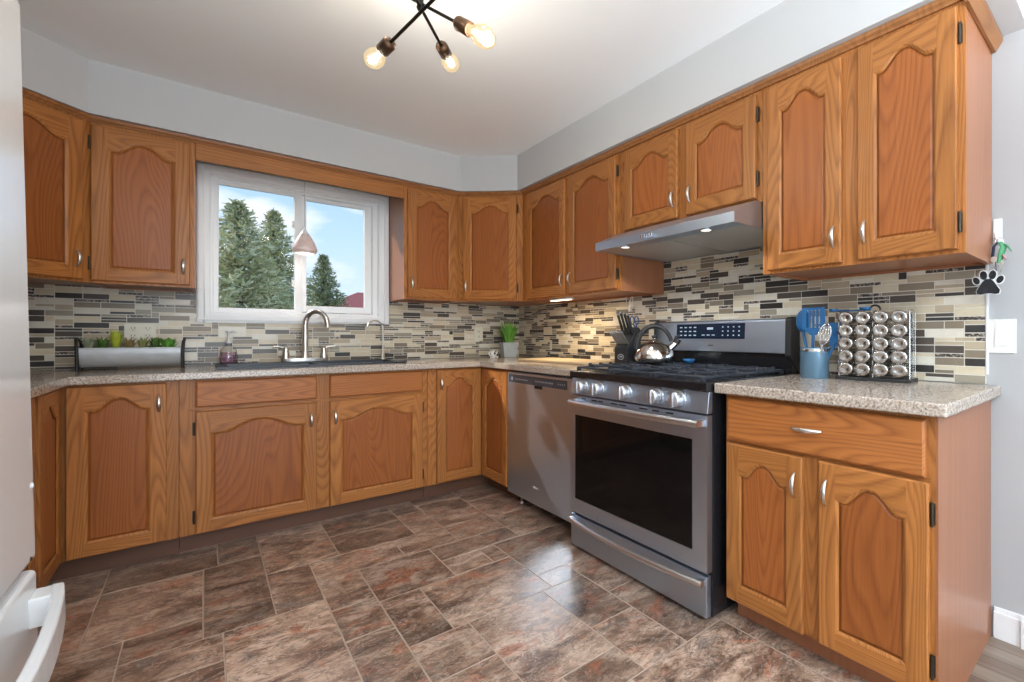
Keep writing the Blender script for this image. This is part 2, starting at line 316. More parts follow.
for x0,x1,y0,y1 in allt:
    d=.0028
    fl.add([(x0+d,y0+d,0),(x1-d,y0+d,0),(x1-d,y1-d,0),(x0+d,y1-d,0)],[(0,1,2,3)],0)
    fl.add([(x0+d,y0+d,0),(x1-d,y0+d,0),(x1-d,y1-d,0),(x0+d,y1-d,0),(x0+.001,y0+.001,-.0012),(x1-.001,y0+.001,-.0012),(x1-.001,y1-.001,-.0012),(x0+.001,y1-.001,-.0012)],[(4,5,1,0),(5,6,2,1),(6,7,3,2),(7,4,0,3)],1)
    c=(rnd.random(),rnd.random(),rnd.random(),1); cols+=[c]*5
fo=struct(fl,'floor',[SLATE,GROUT])
at=fo.data.attributes.new('tile','FLOAT_COLOR','FACE')
for i,c in enumerate(cols): at.data[i].color=c
struct(MB().box(XL,1.6,YB,-3.46,-.02,0),'floor',PLANK)
struct(MB().box(XL-.15,1.6,YB-.15,.15,ZC,ZC+.12),'ceiling',CEIL)
# --- walls
WX0,WX1,WZ0,WZ1=-2.145,-1.135,1.222,2.108          # kitchen window opening
wb=MB(); wb.box(XL-.15,WX0,0,.15,-.02,ZC).box(WX1,.15,0,.15,-.02,ZC).box(WX0,WX1,0,.15,-.02,WZ0).box(WX0,WX1,0,.15,WZ1,ZC)
wall_back=struct(wb,'wall_back',PAINT)
wr=MB(); wr.box(0,.15,YB,0,-.02,ZC); wall_right=struct(wr,'wall_right',PAINT)
wl=MB(); wl.box(XL-.15,XL,-4.2,0,-.02,ZC).box(XL-.15,XL,YB,-5.8,-.02,ZC).box(XL-.15,XL,-5.8,-4.2,-.02,.9).box(XL-.15,XL,-5.8,-4.2,2.1,ZC); wall_left=struct(wl,'wall_left',PAINT)
wk=MB(); wk.box(XL,-2.65,YB-.15,YB,-.02,ZC).box(-.25,0,YB-.15,YB,-.02,ZC).box(-2.65,-.25,YB-.15,YB,2.15,ZC); struct(wk,'wall_rear',PAINT)
# window in the left wall and patio door, both behind the camera
wf=MB()
for a,b_ in ((-5.8,-5.74),(-5.03,-4.97),(-4.26,-4.2)): wf.box(XL-.11,XL-.05,a,b_,.9,2.1)
wf.box(XL-.11,XL-.05,-5.8,-4.2,.9,.96).box(XL-.11,XL-.05,-5.8,-4.2,2.04,2.1); struct(wf,'window_2',VINYL)
df=MB()
for a,b_ in ((-2.65,-2.58),(-1.49,-1.41),(-.32,-.25)): df.box(a,b_,YB-.11,YB-.04,0,2.15)
df.box(-2.65,-.25,YB-.11,YB-.04,0,.08).box(-2.65,-.25,YB-.11,YB-.04,2.08,2.15); struct(df,'door_1',VINYL)
# soffit over the wall cabinets, with the two slanted corners
SD,LEG=.417,.72
poly=[(0,0),(XL,0),(XL,-3.0),(XL+SD,-3.0),(XL+SD,-LEG),(XL+LEG,-SD),(-LEG,-SD),(-SD,-LEG),(-SD,-3.56),(0,-3.56)]
struct(MB().prism(poly,2.174,ZC,'z'),'soffit',SOFF)
# baseboard
bb=MB(); bb.prism([(0,0),(-.014,0),(-.014,.085),(-.006,.108),(0,.108)][::-1],-3.545,-3.466,'y')
bs=MB()
for y0,y1,t in ((-3.545,-3.468,.014),(-6.5,-3.545,.022)):
    bs.box(-t,0,y0,y1,0,.09).prism([(-t,.09),(0,.09),(0,.110),(-t*.45,.110)],-y1,-y0,'x') if False else bs.box(-t,0,y0,y1,0,.095).box(-t*.5,0,y0,y1,.095,.110)
struct(bs,'baseboard_right',WHITE,bev=.002)
# --- mosaic backsplash
def mosaic_mats():
    cols=[('cream',(.68,.59,.43),.28),('ivory',(.76,.71,.60),.25),('beige',(.50,.41,.29),.35),('taupe',(.26,.21,.15),.35),('grey_glass',(.36,.32,.245),.35),('brown_glass',(.09,.072,.058),.3),('charcoal_glass',(.042,.037,.034),.3)]
    ms=[plain('mosaic_'+a,c,r,var=.10,bscale=30) for a,c,r in cols]
    m,n,l,b=new_mat('mosaic_dark_emperador'); t=n.new('ShaderNodeTexCoord'); a=n.new('ShaderNodeTexNoise'); a.inputs['Scale'].default_value=120; a.inputs['Detail'].default_value=3; l.new(t.outputs['Object'],a.inputs['Vector'])
    r=ramp(n,[(.40,(.025,.02,.018)),(.52,(.12,.09,.07)),(.62,(.45,.40,.34))]); l.new(a.outputs['Fac'],r.inputs[0]); l.new(r.outputs[0],b.inputs['Base Color']); b.inputs['Roughness'].default_value=.3
    return ms+[m]
MOS=mosaic_mats(); MGROUT=plain('mosaic_grout',(.78,.74,.65),.7)
def mosaic(parent,zones,to_world,seed):
    """zones: (u0,u1,z0,z1) along the wall; tiles in interlocking strips of two heights"""
    r=random.Random(seed); cu,cz=.0325,.0157; u0=min(z[0] for z in zones); u1=max(z[1] for z in zones); z0=min(z[2] for z in zones); z1=max(z[3] for z in zones)
    NU=int((u1-u0)/cu)+1; NZ=int((z1-z0)/cz)+1
    def inside(i,j):
        u=u0+(i+.5)*cu; z=z0+(j+.5)*cz
        return any(a<=u<=b and c<=z<=d for a,b,c,d in zones)
    free=[[inside(i,j) for i in range(NU)] for j in range(NZ)]
    mb=MB()
    def pbox(a,b,c,d,dep,mat):
        q=.0017; p=[to_world(a+q,c+q,dep),to_world(b-q,c+q,dep),to_world(b-q,d-q,dep),to_world(a+q,d-q,dep)]; k=[to_world(a+q,c+q,0),to_world(b-q,c+q,0),to_world(b-q,d-q,0),to_world(a+q,d-q,0)]
        mb.add(p+k,[(0,1,2,3),(4,5,1,0),(5,6,2,1),(6,7,3,2),(7,4,0,3)],mat)
    for j in range(NZ):
        for i in range(NU):
            if not free[j][i]: continue
            tall=r.random()<.44 and j+1<NZ and free[j+1][i]
            L=r.choice([3,4,4,4,3]) if tall else r.choice([2,3,3,4])
            k=0; h=2 if tall else 1
            while k<L and i+k<NU and free[j][i+k] and (not tall or free[j+1][i+k]): k+=1
            for jj in range(j,j+h):
                for ii in range(i,i+k): free[jj][ii]=False
            if tall: m=r.choices(range(8),[23,16,13,17,11,15,5,0])[0]
            else: m=r.choices(range(8),[17,12,10,10,7,9,11,24])[0]
            a=u0+i*cu; b=min(u1,a+k*cu); c=z0+j*cz; d=min(z1,c+h*cz)
            pbox(a,b,c,d,.006,m)
    for a,b,c,d in zones:
        p=[to_world(a,c,.0045),to_world(b,c,.0045),to_world(b,d,.0045),to_world(a,d,.0045)]; k=[to_world(a,c,0),to_world(b,c,0),to_world(b,d,0),to_world(a,d,0)]
        mb.add(p+k,[(0,1,2,3),(4,5,1,0),(5,6,2,1),(6,7,3,2),(7,4,0,3)],8)
    return mb.build('mosaic_tiles',MOS+[MGROUT],parent)
mosaic(wall_back,[(XL,-2.19,.916,1.37),(-2.19,-1.09,.916,1.177),(-1.09,-.0,.916,1.37)],lambda u,z,d:(u,-d,z),3)
mosaic(wall_right,[(0,1.80,.916,1.37),(1.80,2.75,.916,1.66),(2.75,3.445,.916,1.37)],lambda u,z,d:(-d,-u,z),5)
mosaic(wall_left,[(0,1.95,.916,1.37)],lambda u,z,d:(XL+d,-1.95+u,z),9)
struct(MB().box(-.008,0,-3.453,-3.446,.952,1.355),'trim_2',WHITE)
# --- kitchen window
win=MB()
def frame(mb,x0,x1,z0,z1,wl_,wr_,wb_,wt_,y0,y1,mat=0):
    mb.box(x0,x0+wl_,y0,y1,z0,z1,mat).box(x1-wr_,x1,y0,y1,z0,z1,mat).box(x0+wl_,x1-wr_,y0,y1,z0,z0+wb_,mat).box(x0+wl_,x1-wr_,y0,y1,z1-wt_,z1,mat)
frame(win,-2.178,-1.107,1.178,2.142,.034,.030,.046,.036,-.018,0)
frame(win,-2.172,-1.113,1.190,2.132,.028,.026,.034,.026,-.024,-.018)
wo_=struct(win,'window_1',VINYL,bev=.003)
fr=MB(); frame(fr,WX0,WX1,WZ0,WZ1,.03,.035,.02,.028,.0,.14); fr.build('window_frame',VINYL,wo_,bev=.003)
f2=MB(); frame(f2,-2.115,-1.17,1.242,2.08,.012,.03,.012,.012,.05,.13); f2.build('sash_track',VINYL,wo_,bev=.002)
sl=MB(); frame(sl,-2.103,-1.640,1.252,2.070,.027,.043,.022,.020,.062,.094); s1_=sl.build('sash',VINYL,wo_,bev=.003)
MB().box(-2.077,-1.682,.076,.080,1.272,2.052).build('pane',PANE,s1_)
sr=MB(); frame(sr,-1.645,-1.20,1.262,2.070,.034,.046,.044,.026,.098,.128); s2_=sr.build('sash',VINYL,wo_,bev=.003)
MB().box(-1.612,-1.245,.111,.115,1.305,2.045).build('pane',PANE,s2_)
lt=MB(); lt.box(-1.70,-1.682,.045,.062,1.83,1.875).box(-1.698,-1.686,.036,.047,1.845,1.862); lt.build('sash_latch',VINYL,s1_,bev=.002)
lt=MB(); lt.box(-1.70,-1.682,.045,.062,1.43,1.475).box(-1.698,-1.686,.036,.047,1.445,1.462); lt.build('sash_latch',VINYL,s1_,bev=.002)
# ================================================================= oak cabinets
DT=.020
def arch(s,zs,zc):
    s=min(s,1-s); t=max(0,min(1,(s-.09)/.37)); return zs+(zc-zs)*(t*t*(3-2*t))**.85
def door(parent,x0,x1,z0,z1,hinge='L',handle='top',name='door',sw=.056,hinges=True,pull=True,y=0):
    """cathedral-arch door with raised panel, placed in the cabinet's frame (front faces -y)"""
    w,h=x1-x0,z1-z0; f=-DT; c=.004; rb=.058; zs=h-.108; zc=h-.054; N=26
    if w<.34: sw=min(sw,.054)
    mb=MB(); a,b=sw,w-sw
    xs=[a+(b-a)*i/N for i in range(N+1)]; zz=[arch(i/N,zs,zc) for i in range(N+1)]
    q=lambda p,m:mb.add(p,[(0,1,2,3)],m)
    q([(c,f,c),(a,f,c),(a,f,h-c),(c,f,h-c)],0); q([(b,f,c),(w-c,f,c),(w-c,f,h-c),(b,f,h-c)],0)
    q([(a,f,c),(b,f,c),(b,f,rb),(a,f,rb)],1)
    for i in range(N): q([(xs[i],f,zz[i]),(xs[i+1],f,zz[i+1]),(xs[i+1],f,h-c),(xs[i],f,h-c)],1)
    # outer chamfer and edges
    o1=[(c,f,c),(w-c,f,c),(w-c,f,h-c),(c,f,h-c)]; o2=[(0,f+c,0),(w,f+c,0),(w,f+c,h),(0,f+c,h)]; o3=[(0,0,0),(w,0,0),(w,0,h),(0,0,h)]
    for A,B in ((o1,o2),(o2,o3)):
        for i in range(4): q([B[i],B[(i+1)%4],A[(i+1)%4],A[i]],0 if i%2 else 1)
    q(o3[::-1],0)
    def outline(d,yy):
        aa,bb=a+d,b-d
        return [(aa,yy,rb+d),(bb,yy,rb+d)]+[(aa+(bb-aa)*(N-i)/N,yy,arch((N-i)/N,zs,zc)-d) for i in range(N+1)]
    A=outline(0,f); B=outline(.004,f+.0012); D=outline(.0105,f+.0062); k=len(A)
    for P,Q in ((A,B),(B,D)):
        for i in range(k): q([P[(i+1)%k],P[i],Q[i],Q[(i+1)%k]],0)
    d=mb.build(name,[OV,OH],parent,(x0,y,z0))
    pm=MB(); D=outline(.0085,f+.0110); E=outline(.0125,f+.0108); F=outline(.019,f+.0070)
    for P,Q in ((D,E),(E,F)):
        for i in range(k): pm.add([P[(i+1)%k],P[i],Q[i],Q[(i+1)%k]],[(0,1,2,3)],0)
    pm.add(F,[tuple(range(k))],0)
    pm.build('panel',[OP],d)
    if pull:
        L=.080; hx=(w-sw*.48) if hinge=='L' else sw*.48
        hz={'top':h-.135,'bottom':.058}[handle]
        pull_handle(d,(hx,f,hz),L)
    if hinges:
        hx=-.006 if hinge=='L' else w+.006
        for hz in (.055,h-.115):
            hb=MB(); hb.box(hx-.006,hx+.006,-.006,0,hz,hz+.058).cyl((hx,-.009,hz-.004),(hx,-.009,hz+.062),.0045,8); hb.build('hinge',BRONZE,d)
    return d
def pull_handle(parent,p,L,horizontal=False):
    k=12; pts=[];rs=[]
    for i in range(k+1):
        t=i/k; y=-.021*math.sin(math.pi*t)**.7
        pts.append((p[0]+L*(t-.5),p[1]+y,p[2]) if horizontal else (p[0],p[1]+y,p[2]+L*t)); rs.append(.0042+.0042*math.sin(math.pi*t))
    MB().tube(pts,rs,8,flat=.62 ,up=(0,-1,0)).build('handle',NICKEL,parent)
def drawer(parent,x0,x1,z0,z1,pull=True,y=0):
    w,h=x1-x0,z1-z0; f=-DT; c=.007; mb=MB(); q=lambda p,m=0:mb.add(p,[(0,1,2,3)],m)
    o1=[(c,f,c),(w-c,f,c),(w-c,f,h-c),(c,f,h-c)]; o2=[(0,f+.006,0),(w,f+.006,0),(w,f+.006,h),(0,f+.006,h)]; o3=[(0,0,0),(w,0,0),(w,0,h),(0,0,h)]
    q(o1); q(o3[::-1])
    for A,B in ((o1,o2),(o2,o3)):
        for i in range(4): q([B[i],B[(i+1)%4],A[(i+1)%4],A[i]])
    d=mb.build('drawer_front',[ODR],parent,(x0,y,z0))
    if pull: pull_handle(d,(w*.48,f,h*.52),.10,True)
    return d
def carcass(parent,w,dep,z0,z1,rails=(),toe=False,top=True):
    m=MB(); t=.018
    m.box(0,t,.019,dep,z0,z1,0).box(w-t,w,.019,dep,z0,z1,0).box(t,w-t,.019,dep,z0+.012,z0+.03,0).box(t,w-t,dep-.008,dep,z0,z1,0)
    if top: m.box(t,w-t,.019,dep,z1-.018,z1,0)
    m.build('carcass',[OS],parent)
    fm=MB(); fm.box(0,w,0,.019,z0,z1,0)
    fm.build('face_frame',[OV],parent)
    for x0,x1,a,b in rails: MB().box(x0,x1,-.0006,.001,a,b).build('rail',[OH],parent)
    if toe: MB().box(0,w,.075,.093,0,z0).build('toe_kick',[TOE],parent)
RX=-R(90); LXR=R(90)
FB=.652                       # face-frame plane of the base units, from the wall
BZ0,BZ1=.10,.876
# sink base on the window wall
sb=thing('sink_cabinet','wide oak base cabinet with arched doors under the window sink','cabinet',(-2.233,-FB,0))
carcass(sb,1.187,FB-.008,BZ0,BZ1,[(0.03,1.16,.716,.734),(.03,1.16,.866,.876)],True,False)
drawer(sb,-2.174+2.233,-1.664+2.233,.735,.866,False); drawer(sb,-1.600+2.233,-1.078+2.233,.735,.866,False)
door(sb,.059,.569,.103,.714,'L'); door(sb,.633,1.155,.103,.714,'R')
# pie-cut corner units: L-shaped, two hinged leaves meeting in the inner corner
def corner_base(name,label,loc,rz,mirror,w1,w2):
    """origin on the floor in the room corner; arms run along local -x (w1) and local -y (w2)"""
    t=thing(name,label,'cabinet',loc,rz)
    m=MB(); L=1.040
    m.prism([(0,0),(-L,0),(-L,-FB+.019),(-FB+.019,-FB+.019),(-FB+.019,-L),(0,-L)],BZ0,BZ1,'z')
    m.build('carcass',[OS],t)
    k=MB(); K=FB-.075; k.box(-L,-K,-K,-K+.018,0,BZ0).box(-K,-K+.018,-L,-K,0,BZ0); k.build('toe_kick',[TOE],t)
    fm=MB(); fm.box(-L,-FB,-FB,-FB+.019,BZ0,BZ1).box(-FB,-FB+.019,-L,-FB,BZ0,BZ1); fm.build('face_frame',[OV],t)
    return t
pc=corner_base('corner_base_cabinet','oak corner base cabinet with two small right-angled doors beside the dishwasher',(-.004,-.004,0),0,False,0,0)
def leaf(parent,a,b,axis,hinge,pull):
    h=bpy.data.objects.new('leaf',None)
    # leaf doors are built at the origin, then turned to their face
    w=b-a
    d=door(parent,0,w,.105,.866,hinge,'top',pull=pull,hinges=False)
    return d
d=leaf(pc,0,.309,0,'R',True); d.location=(-.983,-FB,.105)
d=leaf(pc,0,.362,0,'R',False); d.location=(-FB,-.674,.105); d.rotation_euler=(0,0,RX)
pl_=corner_base('corner_base_cabinet','oak corner base cabinet with two small right-angled doors next to the fridge',(XL+.004,-.004,0),R(90),False,0,0)
# in this unit local -x runs along the left wall, local -y along the window wall
d=leaf(pl_,0,.317,0,'L',True); d.location=(-FB,-.681-.317+.317,.105); d.rotation_euler=(0,0,RX)
d=leaf(pl_,0,.36,0,'R',False); d.location=(-.674-.36,-FB,.105)
# drawerless base cabinet between that corner and the fridge
lb=thing('base_cabinet','narrow oak base cabinet on the left wall half hidden by the fridge','cabinet',(XL+FB,-1.95,0),LXR)
carcass(lb,.898,FB-.008,BZ0,BZ1,(),True); door(lb,.03,.44,.105,.866,'L'); door(lb,.46,.87,.105,.866,'R')
# near base cabinet on the right wall
nb=thing('base_cabinet','oak base cabinet with one wide drawer, right of the stove','cabinet',(-FB,-2.762,0),RX)
Y0=2.762
carcass(nb,.692,FB-.008,BZ0,BZ1,[(.012,.68,.692,.700)],False)
drawer(nb,2.777-Y0,3.433-Y0,.702,.862); door(nb,2.775-Y0,3.077-Y0,.103,.690,'L',hinges=False); door(nb,3.132-Y0,3.441-Y0,.103,.690,'R')
tk=MB(); tk.box(0,.692,.075,.093,0,BZ0); tk.build('toe_kick',[OS],nb)
ep=MB(); ep.prism([(.075,0),(FB-.008,0),(FB-.008,BZ1),(0,BZ1),(0,BZ0),(.075,BZ0)],.6925,.698,'x'); ep.build('end_panel',[OS],nb)
# ---- wall cabinets
FU=.370; UZ0,UZ1=1.355,2.150; DZ0,DZ1=1.367,2.130
def wallcab(label,loc,rz,w,doors,z0=UZ0,dz0=DZ0,dep=FU-.004,group=None):
    t=thing('wall_cabinet',label,'cabinet',(loc[0],loc[1],z0),rz)
    c=MB(); tt=.018
    c.box(0,tt,.019,dep,0,UZ1-z0).box(w-tt,w,.019,dep,0,UZ1-z0).box(tt,w-tt,.019,dep,.010,.026).box(tt,w-tt,dep-.008,dep,0,UZ1-z0).box(tt,w-tt,.019,dep,UZ1-z0-.018,UZ1-z0); c.build('carcass',[OS],t)
    MB().box(0,w,0,.019,0,UZ1-z0).build('face_frame',[OV],t)
    for x0,x1,hg,hi in doors: door(t,x0,x1,dz0-z0,DZ1-z0,hg,'bottom',hinges=hi)
    return t
wallcab('oak wall cabinet left of the window, right of the slanted corner cabinet',(-2.56,-FU),0,.380,[(.005,.361,'L',True)])
wallcab('oak wall cabinet just right of the window',(-1.105,-FU),0,.385,[(.020,.372,'R',False)])
wallcab('oak two-door wall cabinet between the slanted corner and the range hood',(-FU,-.722),RX,1.100,[(.084,.566,'L',False),(.608,1.078,'R',True)])
wallcab('short oak two-door wall cabinet above the range hood',(-FU,-1.824),RX,.921,[(.050,.450,'L',True),(.507,.895,'R',True)],z0=1.668,dz0=1.685)
wallcab('oak two-door wall cabinet right of the range hood, at the end of the run',(-FU,-2.747),RX,.715,[(.029,.335,'L',False),(.394,.695,'R',True)])
MB().box(-.30,-.285,-2.90,-2.76,1.340,1.366).build('under_strip',[OV],None) if False else None
def corner_wall(label,loc,rz,left):
    """origin in the room corner at the cabinet's underside; local frame: walls along -x and -y"""
    t=thing('corner_wall_cabinet',label,'cabinet',(loc[0],loc[1],UZ0),rz)
    h=UZ1-UZ0; s=.0135
    m=MB(); m.prism([(0,0),(-LEG,0),(-LEG,-FU+s),(-FU+s,-LEG),(0,-LEG)],0.008,h,'z'); m.build('carcass',[OS],t)
    L=math.hypot(LEG-FU,LEG-FU)
    fm=MB(); fm.box(0,L,0,.019,0,h)
    fm.build('face_frame',[OV],t,(-LEG,-FU,0),(0,0,R(-45)))
    a=.045
    d=door(t,0,L-.09,DZ0-UZ0,DZ1-UZ0,'R' if not left else 'L','bottom',hinges=True,pull=True)
    d.rotation_euler=(0,0,R(-45)); d.location=(-LEG+a*math.cos(R(45)),-FU-a*math.sin(R(45)),DZ0-UZ0)
    return t
corner_wall('slanted oak corner wall cabinet in the far right corner of the kitchen',(-.002,-.002),0,False)
corner_wall('slanted oak corner wall cabinet at the far left, beside the fridge',(XL+.002,-.002),R(90),True)
va=MB(); va.box(-2.178,-1.107,-FU,-FU+.02,2.056,2.150); tag(va.build('window_valance',[OH],bev=.002),'flat oak valance board bridging the cabinets above the window','valance')
# crown strip between cabinets and soffit
def sweep(mb,path,prof,mat=0):
    # path: plan polyline; prof: (out,z) points, out measured to the left of travel; mitred corners
    k=len(path); rings=[]
    for i,p in enumerate(path):
        p=Vector(p); a=(p-Vector(path[i-1])).normalized() if i else None; b=(Vector(path[i+1])-p).normalized() if i<k-1 else None
        na=Vector((-a.y,a.x)) if a else None; nb_=Vector((-b.y,b.x)) if b else None
        if na is None: nn=nb_
        elif nb_ is None: nn=na
        else:
            nn=(na+nb_); nn=nn/(1+na.dot(nb_))
        rings.append([(p.x+nn.x*o,p.y+nn.y*o,z) for o,z in prof])
    n_=len(prof); vs=[q for r_ in rings for q in r_]
    mb.add(vs,[(i*n_+j,(i+1)*n_+j,(i+1)*n_+(j+1)%n_,i*n_+(j+1)%n_) for i in range(k-1) for j in range(n_)],mat)
    mb.add(rings[0],[tuple(range(n_))],mat); mb.add(rings[-1],[tuple(range(n_))[::-1]],mat)
cw=MB(); path=[(XL+FU,-.80),(XL+FU,-LEG),(XL+LEG,-FU),(-LEG,-FU),(-FU,-LEG),(-FU,-3.464)]
sweep(cw,[(q[0],q[1]) for q in path][::-1],[(0,2.146),(.008,2.146),(.012,2.154),(.020,2.160),(.024,2.172),(0,2.172)])
CROWN=oak('oak_crown',True,light=(.33,.14,.05),dark=(.16,.055,.018),freq=30)
struct(cw,'trim_1',[CROWN])
ce=MB(); ce.prism([(0,0),(-.010,0),(-.024,.022),(-.030,.032),(-.030,.048),(0,.048)],-.394,-.002,'x'); 
o_=ce.build('trim_3',[CROWN],None,(0,-3.464,2.124)); o_['kind']='structure'
# ================================================================= worktops
def slab(cells,name,label):
    """cells: list of rectangles on one grid"""
    xs=sorted({c for q in cells for c in q[:2]}); ys=sorted({c for q in cells for c in q[2:]}); T=.914; B=T-.037
    def ins(i,j):
        x=(xs[i]+xs[i+1])/2; y=(ys[j]+ys[j+1])/2
        return any(a<x<b and c<y<d for a,b,c,d in cells)
    bm=bmesh.new(); vt={}
    def V(i,j):
        if (i,j) not in vt: vt[(i,j)]=bm.verts.new((xs[i],ys[j],T))
        return vt[(i,j)]
    fs=[bm.faces.new((V(i,j),V(i+1,j),V(i+1,j+1),V(i,j+1))) for i in range(len(xs)-1) for j in range(len(ys)-1) if ins(i,j)]
    r=bmesh.ops.extrude_face_region(bm,geom=fs)
    bmesh.ops.translate(bm,verts=[v for v in r['geom'] if isinstance(v,bmesh.types.BMVert)],vec=(0,0,-(T-B)))
    bmesh.ops.recalc_face_normals(bm,faces=bm.faces)
    me=bpy.data.meshes.new(name); bm.to_mesh(me); bm.free(); me.materials.append(GRAN)
    o=bpy.data.objects.new(name,me); C.objects.link(o)
    b=o.modifiers.new('bevel','BEVEL'); b.width=.006; b.segments=3; b.limit_method='ANGLE'; b.angle_limit=R(40)
    return tag(o,label,'worktop')
CD=.70; SX0,SX1,SY0,SY1=-2.085,-1.150,-.53,-.07      # sink cut-out
def split(q,xc,yc): pass
xs_=[XL,-2.579,SX0+.02,SX1-.02,-CD,-.001]; ys_=[-1.96,-1.836,-CD,SY0+.02,SY1-.02,-.0075]
cells=[]
for i in range(5):
    for j in range(5):
        x=(xs_[i]+xs_[i+1])/2; y=(ys_[j]+ys_[j+1])/2
        ok=(y>-CD) or (x<-2.579) or (x>-CD and y>-1.836)
        if SX0<x<SX1 and SY0<y<SY1: ok=False
        if ok: cells.append((xs_[i],xs_[i+1],ys_[j],ys_[j+1]))
cells=[(max(a,XL+.001),min(b,-.0075),c,d) for a,b,c,d in cells]
slab(cells,'worktop','U-shaped speckled granite worktop running under the window from fridge to stove')
slab([(-CD,-.0075,-3.4905,-2.7386)],'worktop','short speckled granite worktop right of the stove holding the spice rack')
# ================================================================= fridge
fr_=thing('fridge','white fridge with bottom freezer drawer at the far left','fridge',(-2.43,-2.05,0)); fr_.rotation_euler=(0,R(-1.0),0)
m=MB(); m.box(-.80,-.065,-.88,-.005,.04,1.88); m.build('cabinet_shell',[FRIDGEW],fr_,bev=.006)
m=MB(); m.box(-.060,0,-.885,0,.560,1.885); m.build('upper_door',[FRIDGEW],fr_,bev=.014,seg=4)
m=MB(); m.box(-.060,0,-.885,0,.075,.536); m.build('freezer_drawer',[FRIDGEW],fr_,bev=.012,seg=4)
m=MB(); m.box(-.11,-.06,-.86,-.02,.0,.07); m.build('toe_grille',[plain('fridge_grille_grey',(.5,.5,.5),.5)],fr_)
# freezer pull: bowed bar on two end posts
m=MB(); k=14; top=[];pts=[]
def bow(t): return .044+.032*math.sin(math.pi*t)**.8
for i in range(k+1):
    t=i/k; y=-.015-.855*t; xo=bow(t)
    pts.append((xo,y))
zt,zb=.492,.418
for i in range(k):
    (xa,ya),(xb,yb)=pts[i],pts[i+1]
    ring=lambda x,y:[(x,y,zt),(x-.022,y,zt),(x-.022,y,zb),(x,y,zb)]
    A,B=ring(xa,ya),ring(xb,yb); m.add(A+B,[(j,(j+1)%4,4+(j+1)%4,4+j) for j in range(4)],0)
A=[(pts[0][0],pts[0][1],zt),(pts[0][0]-.022,pts[0][1],zt),(pts[0][0]-.022,pts[0][1],zb),(pts[0][0],pts[0][1],zb)]; m.add(A,[(3,2,1,0)])
A=[(pts[-1][0],pts[-1][1],zt),(pts[-1][0]-.022,pts[-1][1],zt),(pts[-1][0]-.022,pts[-1][1],zb),(pts[-1][0],pts[-1][1],zb)]; m.add(A,[(0,1,2,3)])
m.build('freezer_handle',[FRIDGEW],fr_,bev=.006,seg=3)
for a,b_ in ((-.085,-.015),(-.870,-.80)):
    m=MB(); m.box(-.002,.038,a,b_,.422,.490); m.build('handle_post',[FRIDGEW],fr_,bev=.004)
m=MB(); m.ball((.001,-.03,.74),.007,sc=(.5,1,1)); m.build('door_bumper',[FRIDGEW],fr_)
m=MB(); m.ball((.0005,-.055,.575),.005,sc=(.5,1,1)); m.build('hinge_screw',[BRONZE],fr_)
# upper door handle (towards the camera side, behind the frame edge)
m=MB(); m.tube([(0,-.82,.62),(.05,-.82,.66),(.05,-.82,1.3),(0,-.82,1.34)],.014,10); m.build('door_handle',[FRIDGEW],fr_)
# ================================================================= stove
st=thing('stove','stainless steel gas stove with black cooktop between the worktops','stove',(-.73,-1.840,0),RX)
SW=.894; DP=.72
m=MB(); m.box(0,SW,.03,.66,.02,.90).box(.03,.09,.05,.11,0,.02).box(SW-.09,SW-.03,.05,.11,0,.02).box(.03,.09,.58,.64,0,.02).box(SW-.09,SW-.03,.58,.64,0,.02); m.build('body',[BLACK],st)
m=MB(); m.box(.006,SW-.006,0,.03,.022,.178); dr=m.build('warming_drawer',[STEEL],st,bev=.004)
def bar(parent,name,z,x0,x1,y0,bowd,r,mat,posts=True):
    k=16; p=[]; 
    for i in range(k+1):
        t=i/k; p.append((x0+(x1-x0)*t,y0-bowd*math.sin(math.pi*t)**.8,z))
    mb=MB(); mb.tube(p,r,12,flat=1.15)
    for xx in (x0+.012,x1-.012): mb.box(xx-.012,xx+.012,y0-.004,.002,z-.012,z+.012)
    return mb.build(name,mat,parent)
m=MB(); m.prism([(0.0,.150),(.006,.178),(-.020,.172),(-.024,.158)],.006,SW-.006,'x') ; 
bar(dr,'drawer_handle',.158,.028,SW-.012,-.020,.030,.0105,[PULL])
od=MB(); z0,z1=.192,.790; gx0_,gx1_,gz0,gz1=.040,.818,.262,.692
od.box(0.003,gx0_,0,.035,z0,z1).box(gx1_,SW-.003,0,.035,z0,z1).box(gx0_,gx1_,0,.035,z0,gz0).box(gx0_,gx1_,0,.035,gz1,z1)
ov=od.build('oven_door',[STEEL],st)
m=MB(); m.box(gx0_-.001,gx1_+.001,.003,.02,gz0-.001,gz1+.001); m.build('oven_window',[plain('black_oven_glass',(.006,.005,.005),.06,spec=.18)],ov)
bar(ov,'oven_handle',.762,.052,SW-.014,-.040,.018,.0125,[PULL])
m=MB()
for a,b_ in ((.10,.135),(.18,.225),(.235,.27),(.33,.375),(.385,.435),(.52,.57),(.60,.64),(.68,.72)): m.box(a,b_,-.0012,.001,.776,.7815)
m.build('vent_slots',[GAP],ov)
cp=MB(); cp.prism([(0,.797),(.05,.797),(.05,.880),(.014,.880)],.003,SW-.003,'x'); pnl=cp.build('control_panel',[STEEL],st,bev=.002)
for i,kx in enumerate((.101,.228,.424,.618,.741)):
    kn=MB(); kz=.839; yy=.004
    kn.lathe([(.040,.010),(.040,.004),(.037,0)],(kx,yy,kz),24,axis='y')
    kn.lathe([(.0,-.036),(.025,-.036),(.029,-.032),(.031,0)][::-1],(kx,yy,kz),24,axis='y')
    kn.box(kx-.006,kx+.006,yy-.043,yy-.030,kz-.028,kz+.028)
    kn.build('knob',[KNOB],pnl)
ct=MB(); ct.box(0,SW,-.004,.64,.880,.916); ctop=ct.build('cooktop',[BLACK],st,bev=.005)
